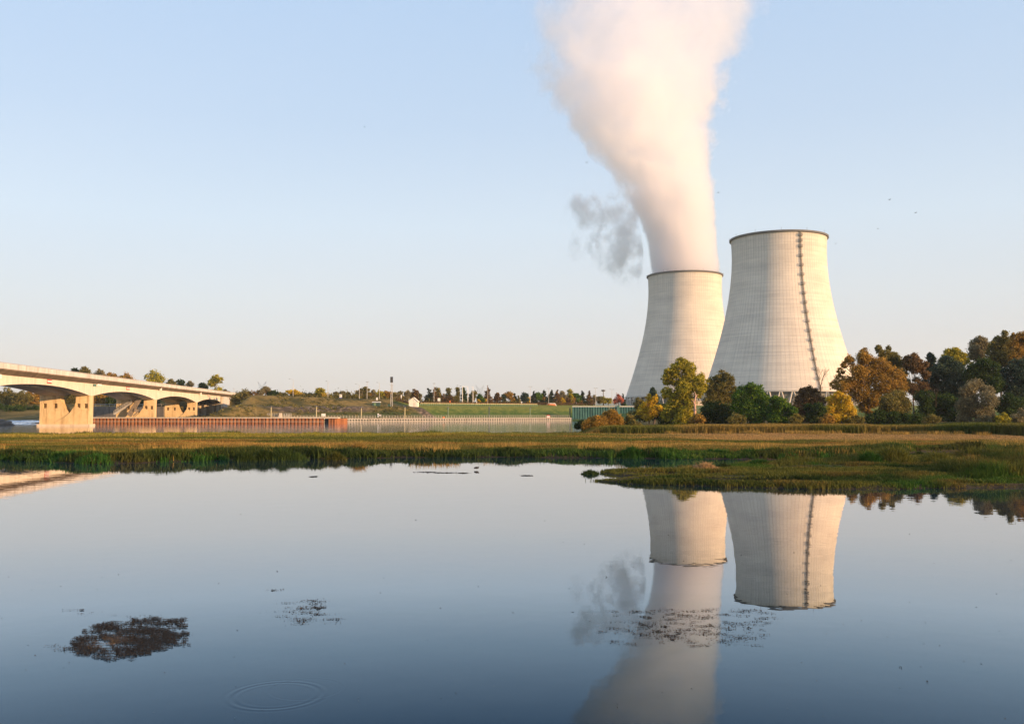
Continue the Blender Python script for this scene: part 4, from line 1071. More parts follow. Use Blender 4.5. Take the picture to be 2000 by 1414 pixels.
def rock(x, y, r_, h_, label):
    rs = np.random.RandomState(int(abs(x*10)) % 1000); nu, nv_ = 18, 9; V = []; 
    for j in range(nv_+1):
        ph = j/nv_*math.pi/2
        for i in range(nu):
            t = 2*math.pi*i/nu; k = 1+.28*(vnoise(np.array([t*1.3+x]), np.array([ph*3+y]))[0]-.5)*2*(1 if 0 < i < nu else 1)
            V.append((x+r_*k*math.cos(t)*math.cos(ph), y+r_*.7*k*math.sin(t)*math.cos(ph), -.2+h_*k*math.sin(ph)))
    g = MB(); g.add(V, [(j*nu+i, j*nu+(i+1)%nu, (j+1)*nu+(i+1)%nu, (j+1)*nu+i) for j in range(nv_) for i in range(nu)], True)
    tag(g.build('rock', m_rock, fix=False), label, 'rock', 'rocks at the weir')
q = onz(2, 831, 0); rock(q.x, q.y, 3.4, 1.6, 'large dark rock at the left edge below the weir'); q = onz(66, 829, 0); rock(q.x, q.y+6, 4.2, .75, 'low flat rock in the water just left of the first pier')
q = onz(22, 826, 0); rock(q.x, q.y, 1.2, .5, 'small wet rock among the broken water of the weir')
# ------------------------------------------------------------------ foliage materials
def leafmat(name, dark, mid, light, trans=.35):
    m, nt, b = newmat(name)
    a = N(nt, 'ShaderNodeAttribute', attribute_name='tint')
    r = ramp(nt, [(0, dark), (.5, mid), (1, light)]); nt.links.new(a.outputs['Fac'], r.inputs[0])
    nt.links.new(r.outputs[0], b.inputs['Base Color']); b.inputs['Roughness'].default_value = .75; b.inputs['Specular IOR Level'].default_value = .12
    tr = N(nt, 'ShaderNodeBsdfTranslucent'); nt.links.new(r.outputs[0], tr.inputs[0])
    mx = N(nt, 'ShaderNodeMixShader'); mx.inputs[0].default_value = trans
    nt.links.new(b.outputs[0], mx.inputs[1]); nt.links.new(tr.outputs[0], mx.inputs[2]); nt.links.new(mx.outputs[0], nt.nodes['Material Output'].inputs['Surface'])
    return m
LM = {
 'yellowgreen': leafmat('yellow_green_leaves', (.11,.12,.014), (.34,.30,.028), (.58,.48,.06)),
 'yellow': leafmat('bright_yellow_leaves', (0.275,0.188,0.015), (0.625,0.425,0.031), (0.800,0.600,0.062)),
 'green': leafmat('fresh_green_leaves', (0.022,0.069,0.010), (0.069,0.150,0.018), (0.213,0.288,0.025)),
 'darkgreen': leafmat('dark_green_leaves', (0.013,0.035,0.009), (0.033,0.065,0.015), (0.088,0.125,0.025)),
 'olive': leafmat('olive_leaves', (0.056,0.060,0.018), (0.163,0.144,0.037), (0.325,0.263,0.075)),
 'brown': leafmat('orange_brown_leaves', (0.112,0.075,0.018), (0.325,0.194,0.035), (0.525,0.325,0.069)),
 'redbrown': leafmat('red_brown_leaves', (.055,.034,.016), (.15,.088,.036), (.26,.165,.06)),
 'teal': leafmat('blue_green_leaves', (0.015,0.033,0.022), (0.040,0.069,0.045), (0.088,0.125,0.075)),
 'grey': leafmat('grey_green_leaves', (0.100,0.094,0.050), (0.225,0.194,0.106), (0.350,0.312,0.175)),
 'red': leafmat('pink_red_leaves', (0.200,0.056,0.037), (0.475,0.138,0.088), (0.650,0.237,0.138)),
 'conifer': leafmat('dark_conifer_needles', (0.010,0.020,0.010), (0.025,0.040,0.020), (0.062,0.075,0.037)),
 'twig': leafmat('bare_brown_twigs', (0.075,0.050,0.031), (0.150,0.106,0.069), (0.250,0.188,0.125), .05),
}
m_bark = simple('rough_bark', (.085,.065,.048), .95, .35, 3)
m_bark_pale = simple('pale_dead_bark', (.42,.27,.20), .9, .2, 3)

def leaves(P, T, size, rs, up=.0):
    """one small quad per point, random orientation"""
    n = len(P); a = rs.normal(size=(n,3)); a /= np.linalg.norm(a, axis=1)[:,None]+1e-9
    b = rs.normal(size=(n,3)); b -= a*(a*b).sum(1)[:,None]; b /= np.linalg.norm(b, axis=1)[:,None]+1e-9
    s = (size*rs.uniform(.6, 1.3, n))[:,None]
    V = np.stack([P-a*s*.5, P+b*s*.42, P+a*s*.5, P-b*s*.42], 1).reshape(-1,3)
    return V, np.arange(4*n).reshape(n,4), np.repeat(T, 4)
def crown_mesh(name, lobes, n, size, mat, parent, rs, clump=.26, flat=1.0):
    n = int(n*1.35); size = size*1.08; clump = clump*1.16
    """lobes: (x,y,z,rx,rz) spheres; leaves gather in clumps on and in them"""
    L = np.array(lobes); w = L[:,3]*L[:,4]; w = w/w.sum(); P = []; T = []
    nc = max(8, int(n/26)); li = rs.choice(len(L), nc, p=w)
    for k in li:
        x, y, z, rx, rz = L[k]; d = rs.normal(size=3); d /= np.linalg.norm(d)
        f = rs.uniform(.35, 1.0)**.45
        c_ = np.array([x+d[0]*rx*f, y+d[1]*rx*f, z+d[2]*rz*f]); m = int(rs.uniform(14, 40)); cr = clump*min(rx, rz)*rs.uniform(.5, 1.3)
        q = rs.normal(size=(m,3))*np.array([1, 1, .7*flat])*cr*.6*rs.uniform(.5, 1.7, (m,1)); P.append(c_+q)
        T.append(np.clip(rs.normal(.42, .2)+rs.normal(0, .13, m)+.12*(d[2]), 0, 1))
    m = n//3; li = rs.choice(len(L), m, p=w); d = rs.normal(size=(m,3)); d /= np.linalg.norm(d, axis=1)[:,None]; f = rs.uniform(0, 1.3, m)[:,None]**.5
    P.append(L[li,:3]+d*f*L[li][:,[3,3,4]]); T.append(np.clip(rs.normal(.4, .25, m), 0, 1))
    P = np.concatenate(P); T = np.concatenate(T)
    V, Fc, T4 = leaves(P, T, size, rs); return np_mesh(name, V, Fc, mat, parent, attr={'tint': T4}), P
def limbs(mb, base, height, r0, targets, rs, lean=(0,0)):
    top = base+Vector((lean[0], lean[1], height)); pts_ = []; n = 6
    for i in range(n+1):
        f = i/n; q = base.lerp(top, f); q.x += rs.normal()*r0*.5*(0 < i); q.y += rs.normal()*r0*.5*(0 < i); pts_.append(q)
    mb.tube([base-Vector((0,0,.4))]+pts_, [r0*1.35]+[r0*(1-.82*i/n) for i in range(n+1)], 7)
    for t in targets:
        t = Vector(t); f = min(.9, max(.25, (t.z-base.z)/height*.62)); q = pts_[int(f*n)]
        m1 = q.lerp(t, .5)+Vector((rs.normal()*.2, rs.normal()*.2, .25)); r1 = r0*(1-.8*f)*.5
        mb.tube([q, m1, t], [r1, r1*.6, r1*.22], 5, caps=False)
_seed = [100]
def RS(): _seed[0] += 1; return np.random.RandomState(_seed[0])
def big_tree(label, Y, base, lobes, pal, n=9000, size=.34, group=None, name='tree', trunk=True, cat='tree', ydep=1.0, r0=.28, clump=.26, bark=None):
    """lobes in pixels (x, y, r) of the photograph, turned into real balls of leaves round depth Y"""
    rs = RS(); b = at(base[0], base[1], Y); b.z = gz(b.x, Y); W = []
    rmax = max(l[2] for l in lobes)*Y/F
    for l in lobes:
        p_ = at(l[0], l[1], Y); r_ = l[2]*Y/F; rz_ = (l[3] if len(l) > 3 else l[2])*Y/F
        W.append((p_.x, Y+rs.normal()*rmax*.45*ydep, p_.z, r_, rz_))
    e_ = empty(name, b, label, cat, group)
    crown_mesh('crown', W, n, size, LM[pal], e_, rs, clump)
    if trunk:
        g = MB(); zt_ = max(w[2] for w in W); tg = [(w[0], w[1], w[2]) for w in W if w[2] > b.z+1]+[(w[0]+rs.normal()*w[3]*.6, w[1]+rs.normal()*w[3]*.6, w[2]+w[4]*rs.uniform(.1,.7)) for w in W]
        limbs(g, b, (zt_-b.z)*.92, r0, tg, rs, lean=((W[0][0]-b.x)*.6, 0)); g.build('trunk', bark or m_bark, e_)
    return e_
def branching(g, p, d, L, r, depth, rs):
    q = p+d*L; m = p.lerp(q, .5)+Vector((rs.normal(), rs.normal(), 0))*L*.05
    g.tube([p, m, q], [r, r*.8, r*.6], 5 if depth > 1 else 4, caps=False)
    if depth <= 0: return
    for k in range(3 if depth > 1 else 4):
        nd = (d+Vector((rs.normal()*.36, rs.normal()*.36, .12+rs.normal()*.12))).normalized()
        branching(g, q if k else m.lerp(q, .7), nd, L*rs.uniform(.62, .85), r*.55, depth-1, rs)
def bare_tree(label, px, pyb, pyt, Y, mat=None, pale=False, spread=1.0, depth=4, group=None):
    rs = RS(); b = at(px, pyb, Y); t = at(px, pyt, Y); H = t.z-b.z; e_ = empty('bare_tree', b, label, 'tree', group)
    g = MB(); branching(g, b-Vector((0,0,.3)), Vector((0,0,1)), H*.30, H*.016, depth, rs); g.build('trunk', m_bark_pale if pale else (mat or LM['twig']), e_); return e_

# ------------------------------------------------------------------ trees on the right bank, from left to right
TR = 'trees and bushes on the right bank'
big_tree('small conifer dark green with a ragged top behind the sprawling yellow tree', 215, (1277,825), [(1277,764,5,9),(1277,776,9,12),(1278,792,13,14),(1280,808,14,12)], 'teal', 5000, .3, TR)
big_tree('small sprawling tree with bright yellow upright sprays, left of the tall poplar', 196, (1268,828), [(1262,790,7),(1274,785,6),(1281,780,5,8),(1266,777,5,8),(1255,800,8),(1272,800,10),(1288,797,6),(1262,812,9),(1280,808,7),(1247,806,5),(1296,806,4)], 'yellow', 3600, .26, TR, r0=.14, clump=.36)
big_tree('olive bush low behind the sprawling yellow tree', 205, (1250,826), [(1248,792,10,14),(1256,808,14,14),(1236,812,10,10)], 'olive', 3200, .28, TR, name='bush', cat='bush', r0=.1)
big_tree('tall yellow green poplar, the tallest tree in front of the farther cooling tower', 190, (1337,832),
  [(1331,711,13),(1318,722,11),(1345,720,13),(1320,738,15),(1345,742,17),(1364,748,13),(1373,735,8),(1381,744,5),(1304,728,8),(1298,736,7),(1304,745,8),(1336,760,18),(1362,766,11),(1372,757,8),(1303,766,10),(1298,772,6),(1322,780,16),(1346,786,12),(1312,798,14),(1336,806,15),(1352,806,9),(1303,812,10),(1326,820,12),(1349,820,7)],
  'yellowgreen', 21000, .25, TR, r0=.34, clump=.22)
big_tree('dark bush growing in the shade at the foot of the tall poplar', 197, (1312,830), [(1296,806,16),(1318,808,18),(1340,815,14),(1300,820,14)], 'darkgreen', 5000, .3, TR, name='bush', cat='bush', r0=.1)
rs = RS(); b_ = at(1357, 822, 186); t_e = empty('dead_tree', b_, 'dead tree trunk with pinkish bark just right of the tall poplar', 'tree')
g = MB(); g.tube([b_-Vector((0,0,.6)), at(1357.5,800,186), at(1356.5,785,186), at(1359,772,186), at(1356,764,186)], [.28,.24,.19,.12,.04], 7)
for a_, c_ in (((1357,795),(1364,788)),((1357,790),(1350,780)),((1357,803),(1349,799)),((1358,778),(1364,770)),((1357,800),(1367,806)),((1358,785),(1368,783))):
    p0, p1 = at(*a_, 186), at(*c_, 186+rs.normal()); g.tube([p0, p0.lerp(p1,.5)+Vector((0,0,.2)), p1], [.09,.06,.02], 5)
g.build('trunk', m_bark_pale, t_e)
big_tree('brown olive tree with a wispy pale top between the two cooling towers', 205, (1408,830), [(1412,733,9,10),(1402,740,8),(1422,742,9,12),(1394,746,11),(1410,758,14),(1388,760,13),(1428,760,9,14),(1398,776,18),(1420,782,14),(1384,785,13)], 'olive', 9500, .27, TR, r0=.25)
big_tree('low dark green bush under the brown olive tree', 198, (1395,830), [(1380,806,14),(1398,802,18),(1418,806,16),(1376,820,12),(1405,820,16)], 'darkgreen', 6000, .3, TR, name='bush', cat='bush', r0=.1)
big_tree('round bright green maple with an orange tinged crown, left part of a green pair', 192, (1470,830), [(1466,757,10),(1456,764,12),(1477,763,12),(1446,776,14),(1468,780,20),(1490,782,14),(1440,794,12),(1462,800,20),(1486,804,18),(1502,800,10),(1446,812,12),(1476,818,14)], 'green', 17000, .27, TR, r0=.3)
big_tree('smaller round green tree, right part of the green pair', 189, (1526,832), [(1514,782,9),(1524,788,11),(1536,796,11),(1546,803,9),(1520,804,14),(1538,814,12),(1512,818,12),(1530,822,10)], 'green', 9000, .27, TR, r0=.2)
big_tree('dark reddish brown thicket right of the green pair', 205, (1578,830), [(1566,768,9),(1580,764,10),(1594,766,9),(1570,782,16),(1592,786,17),(1560,800,14),(1580,806,18),(1602,808,14),(1572,820,14)], 'redbrown', 11000, .3, TR, name='bush', cat='bush', r0=.2)
big_tree('low dark green bush between thicket and bright yellow tree', 196, (1594,830), [(1582,796,8),(1596,800,12),(1608,808,10),(1588,814,12),(1602,820,10)], 'darkgreen', 5500, .28, TR, name='bush', cat='bush', r0=.1)
bare_tree('upright bare tree standing against the sunlit cooling tower', 1603, 770, 708, 210)
big_tree('small bright golden yellow tree in front of the orange brown tree', 186, (1644,830), [(1638,774,9),(1626,780,9),(1650,780,9),(1632,794,13),(1652,796,13),(1620,800,7),(1662,806,9),(1644,812,14),(1630,818,9),(1656,820,9)], 'yellow', 8500, .25, TR, r0=.16)
big_tree('large spreading orange brown tree right of the sunlit cooling tower', 200, (1700,830), [(1690,690,8,10),(1682,700,12),(1665,706,10),(1652,702,7),(1646,714,6),(1644,724,7),(1700,706,16),(1720,716,18),(1738,726,15),(1755,736,14),(1668,728,14),(1695,735,20),(1640,742,10),(1655,748,14),(1725,750,20),(1750,758,16),(1766,752,9),(1680,766,20),(1705,778,18),(1640,760,12),(1632,752,9),(1690,796,12),(1700,812,9)], 'brown', 24000, .27, TR, r0=.42)
big_tree('dark olive tree top rising behind the orange brown tree', 222, (1735,830), [(1712,680,6),(1716,688,7),(1735,682,5,8),(1728,696,11),(1745,700,12),(1757,712,10),(1742,716,14),(1760,730,10),(1765,750,12)], 'olive', 8000, .3, TR, r0=.3)
big_tree('rounded dark olive bush leaning under the orange brown tree', 193, (1745,830), [(1730,786,16),(1752,780,17),(1768,790,13),(1744,800,18),(1762,806,14),(1725,806,12)], 'olive', 9000, .27, TR, name='bush', cat='bush', r0=.15)
big_tree('dark low bush at the foot of the orange brown tree', 190, (1720,832), [(1700,818,10),(1720,815,14),(1745,818,14),(1770,820,12),(1790,820,12)], 'darkgreen', 6000, .28, TR, name='bush', cat='bush', r0=.1)
big_tree('red brown tree with gaps between its branches, right of the orange brown tree', 218, (1785,830), [(1786,698,7,9),(1776,704,9),(1794,706,9),(1784,716,13),(1770,716,7),(1800,722,8),(1808,712,6),(1806,732,8),(1790,742,6),(1780,760,11),(1800,758,12)], 'redbrown', 7500, .3, TR, r0=.22, clump=.32)
big_tree('narrow blue green tree poking up behind, left of the yellow topped tree', 240, (1821,830), [(1817,698,6,9),(1824,704,8,9),(1815,716,8),(1828,722,10)], 'teal', 3600, .3, TR, r0=.2)
big_tree('tree with a yellow sunlit top behind the dark round tree', 236, (1862,830), [(1852,690,8),(1866,688,9),(1877,696,8),(1846,702,9),(1862,704,13),(1880,708,9),(1892,704,6),(1898,714,6)], 'yellowgreen', 7500, .3, TR, r0=.2)
big_tree('broad dark blue green tree filling the middle of the right wood', 222, (1850,830), [(1850,710,15),(1832,726,15),(1862,728,20),(1882,740,14),(1828,748,17),(1852,756,22),(1876,768,18),(1836,778,18)], 'teal', 15000, .33, TR, r0=.4)
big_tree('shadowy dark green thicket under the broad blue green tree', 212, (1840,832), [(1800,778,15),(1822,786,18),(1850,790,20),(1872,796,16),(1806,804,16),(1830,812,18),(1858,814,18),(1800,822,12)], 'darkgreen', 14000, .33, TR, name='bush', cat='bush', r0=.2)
bare_tree('small grey bare tree in front of the shadowy thicket', 1828, 792, 750, 204, spread=1)
big_tree('dense round dark green tree halfway up the right wood', 214, (1920,830), [(1918,712,13),(1902,722,12),(1935,720,12),(1895,736,12),(1918,738,20),(1942,738,11),(1930,752,14),(1905,750,12),(1940,760,9)], 'darkgreen', 12000, .28, TR, r0=.35)
big_tree('pale olive willow like tree in front of the round dark green tree', 196, (1905,832), [(1893,756,11),(1912,752,13),(1880,764,9),(1928,764,11),(1896,776,16),(1920,782,15),(1938,778,9),(1882,792,13),(1906,800,17),(1930,806,12),(1890,816,13),(1914,820,13),(1944,816,8)], 'grey', 14000, .25, TR, r0=.25)
big_tree('low yellow green bush right of the willow like tree', 192, (1956,832), [(1950,818,7),(1960,812,6),(1966,822,8)], 'yellowgreen', 1800, .22, TR, name='bush', cat='bush', r0=.05)
big_tree('tall grey green tree at the left of the highest group on the right', 246, (1920,830), [(1912,664,8),(1905,672,9),(1922,668,9),(1900,684,10),(1914,684,12),(1928,678,10),(1896,696,8),(1912,700,10),(1902,692,10)], 'grey', 7000, .32, TR, r0=.3)
big_tree('highest tree of the right wood, dark olive with a pointed top', 240, (1955,830), [(1957,655,6,9),(1952,666,10),(1964,668,10),(1942,676,10),(1956,684,15),(1938,690,11),(1968,688,10),(1950,700,14),(1966,708,12),(1936,704,9)], 'olive', 11000, .3, TR, r0=.35)
big_tree('tall red brown tree at the right picture edge', 233, (1988,830), [(1982,658,8),(1994,656,8),(2008,662,10),(1978,672,10),(1994,674,13),(2012,680,14),(1984,690,13),(2000,696,14),(1972,700,10),(1988,706,12),(2022,700,14)], 'brown', 12000, .3, TR, r0=.38)
big_tree('large dark blue green tree at the right edge below the tall trees', 216, (1985,830), [(1985,716,14),(2005,716,16),(1968,730,13),(1990,738,20),(2015,742,20),(1962,752,14),(1980,764,20),(2008,770,20),(2030,730,16)], 'teal', 14000, .33, TR, r0=.4)
big_tree('dark green undergrowth at the right picture edge', 204, (1985,832), [(1968,776,9),(1960,790,13),(1982,794,18),(2006,796,18),(1968,812,16),(1992,816,18),(2020,812,18)], 'darkgreen', 11000, .3, TR, name='bush', cat='bush', r0=.2)
big_tree('pale olive low bush at the bottom of the right picture edge', 193, (1990,832), [(1982,818,10),(1998,812,12),(2014,818,12)], 'grey', 3600, .24, TR, name='bush', cat='bush', r0=.05)
for px, w_, pal, lab in ((1440,15,'olive','low olive brush below the round bright green maple'),(1555,12,'olive','low olive brush at the right foot of the green pair'),(1615,12,'brown','low brown brush at the foot of the golden yellow tree'),
                        (1672,14,'olive','low olive brush right of the golden yellow tree'),(1820,14,'olive','low olive brush in front of the shadowy thicket'),(1362,12,'brown','low brown brush at the foot of the dead pinkish trunk')):
    big_tree(lab, 184, (px,832), [(px-w_*.6,822,w_*.7,8),(px+w_*.5,820,w_*.75,9),(px,816,w_*.6,8)], pal, 1900, .22, 'low brush along the wood edge', name='bush', cat='bush', r0=.04)
# golden bushes on the point
big_tree('big golden orange rounded bush on the point, in front of the green steel wall', 150, (1193,842), [(1195,810,11),(1185,818,13),(1203,822,13),(1176,826,13),(1192,830,16),(1208,834,12)], 'brown', 12000, .16, 'golden bushes on the point', name='bush', cat='bush', r0=.08)
big_tree('lower golden bush left of the big rounded one on the point', 148, (1160,842), [(1166,821,9),(1154,826,10),(1146,832,10),(1164,834,13),(1178,836,10)], 'brown', 9000, .16, 'golden bushes on the point', name='bush', cat='bush', r0=.06)
big_tree('small dark bush at the very tip of the point by the water', 152, (1137,838), [(1136,828,7),(1128,832,6),(1142,835,7)], 'darkgreen', 2600, .16, None, name='bush', cat='bush', r0=.04)
big_tree('small brown bush between golden bushes and sprawling yellow tree', 165, (1228,838), [(1230,818,8),(1222,826,9),(1236,830,9),(1246,832,7)], 'olive', 3200, .18, None, name='bush', cat='bush', r0=.05)

# ------------------------------------------------------------------ trees behind the bridge
BR = 'trees behind the bridge'
def simple_lobes(cx_, top, bot, hw, rs, k=7):
    out = [(cx_, top+hw*.40, hw*.42), (cx_-hw*.45, top+hw*rs.uniform(.6,.9), hw*.42), (cx_+hw*.5, top+hw*rs.uniform(.6,1.0), hw*.45), (cx_+hw*rs.uniform(-.9,.9), top+hw*1.0, hw*.35)]
    for i in range(k): out.append((cx_+rs.uniform(-.6,.6)*hw, top+(bot-top)*rs.uniform(.25,.85), hw*rs.uniform(.35,.6)))
    return out
for (px, top, bot, hw, Y, pal, lab) in (
    (148,718,740,9,470,'darkgreen','small dark tree top, leftmost above the bridge parapet'), (166,716,742,11,465,'olive','dark olive tree top, second from left above the bridge parapet'),
    (194,721,750,12,475,'grey','pale grey tree top above the bridge, third from left'), (215,727,752,12,470,'brown','thin brown tree top above the bridge, behind the first arch end'),
    (247,729,760,16,468,'brown','wide low brown tree top above the middle of the bridge'), (301,722,775,21,455,'yellowgreen','large rounded yellow green tree above the bridge, the biggest there'),
    (334,740,775,12,460,'olive','small olive tree right of the biggest tree above the bridge'), (352,740,778,10,460,'darkgreen','small dark green tree above the third arch of the bridge'),
    (371,744,780,9,470,'grey','faint grey tree above the bridge before its end'), (396,746,782,12,455,'darkgreen','dark low tree left of the last tall tree above the bridge'),
    (421,732,790,15,448,'yellowgreen','last tall yellow green tree above the bridge, next to its end'), (441,760,790,8,462,'grey','small faint tree just above the end of the bridge')):
    rs = RS(); big_tree(lab, Y, (px, bot+15), simple_lobes(px, top, bot, hw, rs), pal, 2600 if hw < 15 else 4200, .5, BR, r0=.25)
for (px, top, bot, hw, Y, pal, lab) in (
    (12,756,815,20,398,'olive','pale olive tree seen under the first arch at the left picture edge'), (42,764,816,20,392,'olive','olive tree under the first arch, left of the first pier'),
    (66,760,816,16,400,'brown','brownish tree under the first arch right next to the first pier'), (5,790,820,20,380,'darkgreen','dark bush low at the left picture edge behind the weir'),
    (35,792,822,22,376,'darkgreen','dark bush behind the weir, second from left'), (66,792,822,16,378,'darkgreen','dark bush behind the weir beside the first pier'),
    (140,758,806,18,400,'olive','olive tree seen through the notch of the first pier'), (196,766,800,14,395,'brown','brown tree under the second arch beside the first pier'),
    (220,772,804,14,392,'darkgreen','dark tree under the second arch left of the second pier'), (268,776,806,12,392,'darkgreen','dark tree seen through the notch of the second pier'),
    (310,784,810,10,396,'darkgreen','dark bush under the third arch')):
    rs = RS(); big_tree(lab, Y, (px, bot+4), simple_lobes(px, top, bot, hw, rs, 9), pal, 4200, .42, 'trees seen under the bridge', name='tree' if 'tree' in lab else 'bush', cat='tree' if 'tree' in lab else 'bush', r0=.22)

# ------------------------------------------------------------------ far row of trees along the road
FR = 'far row of trees along the road'
def far_tree(px, top, bot, hw, kind, pal, lab, s=None, n=None):
    rs = RS(); s_0 = s if s is not None else 52
    b = onq(px, s_0); Y = b.y; zt_ = at(px, top, Y).z; w = hw*Y/F*1.3; H = zt_-b.z; e_ = empty({'conifer':'conifer_tree','column':'poplar_tree','round':'tree','bush':'bush'}[kind], b, lab, 'bush' if kind == 'bush' else 'tree', FR)
    L = []
    if kind == 'conifer':
        for i in range(9):
            f = i/8; L.append((b.x+rs.normal()*w*.1, Y+rs.normal()*w*.1, b.z+H*(.12+.84*f), max(.35, w*(1.02-f*.95)), H*.075))
    elif kind == 'column':
        for i in range(7):
            f = i/6; L.append((b.x+rs.normal()*w*.12, Y, b.z+H*(.12+.8*f), w*(.62+.36*math.sin(math.pi*min(1, f*1.15+.12))), H*.12))
    elif kind == 'bush':
        for i in range(6): L.append((b.x+rs.uniform(-.7,.7)*w, Y+rs.uniform(-.5,.5)*w, b.z+H*rs.uniform(.2,.62), w*.45, H*.38))
    else:
        L.append((b.x, Y, b.z+H*.82, w*.5, H*.18))
        for i in range(8): L.append((b.x+rs.uniform(-.62,.62)*w, Y+rs.uniform(-.5,.5)*w, b.z+H*rs.uniform(.35,.8), w*rs.uniform(.3,.5), H*.17))
    crown_mesh('crown', L, n or int(700+w*H*48), .50, LM[pal], e_, rs, .42)
    g = MB(); g.tube([b-Vector((0,0,.4)), b+Vector((0,0,H*.5)), b+Vector((0,0,H*.85))], [max(.12, w*.07), w*.05, .04], 6)
    for i in range(4):
        a_ = rs.uniform(0, 6.28); q = b+Vector((0,0,H*rs.uniform(.25,.5))); g.tube([q, q+Vector((math.cos(a_)*w*.5, math.sin(a_)*w*.5, H*.2))], [w*.03, .03], 4, caps=False)
    g.build('trunk', m_bark, e_)
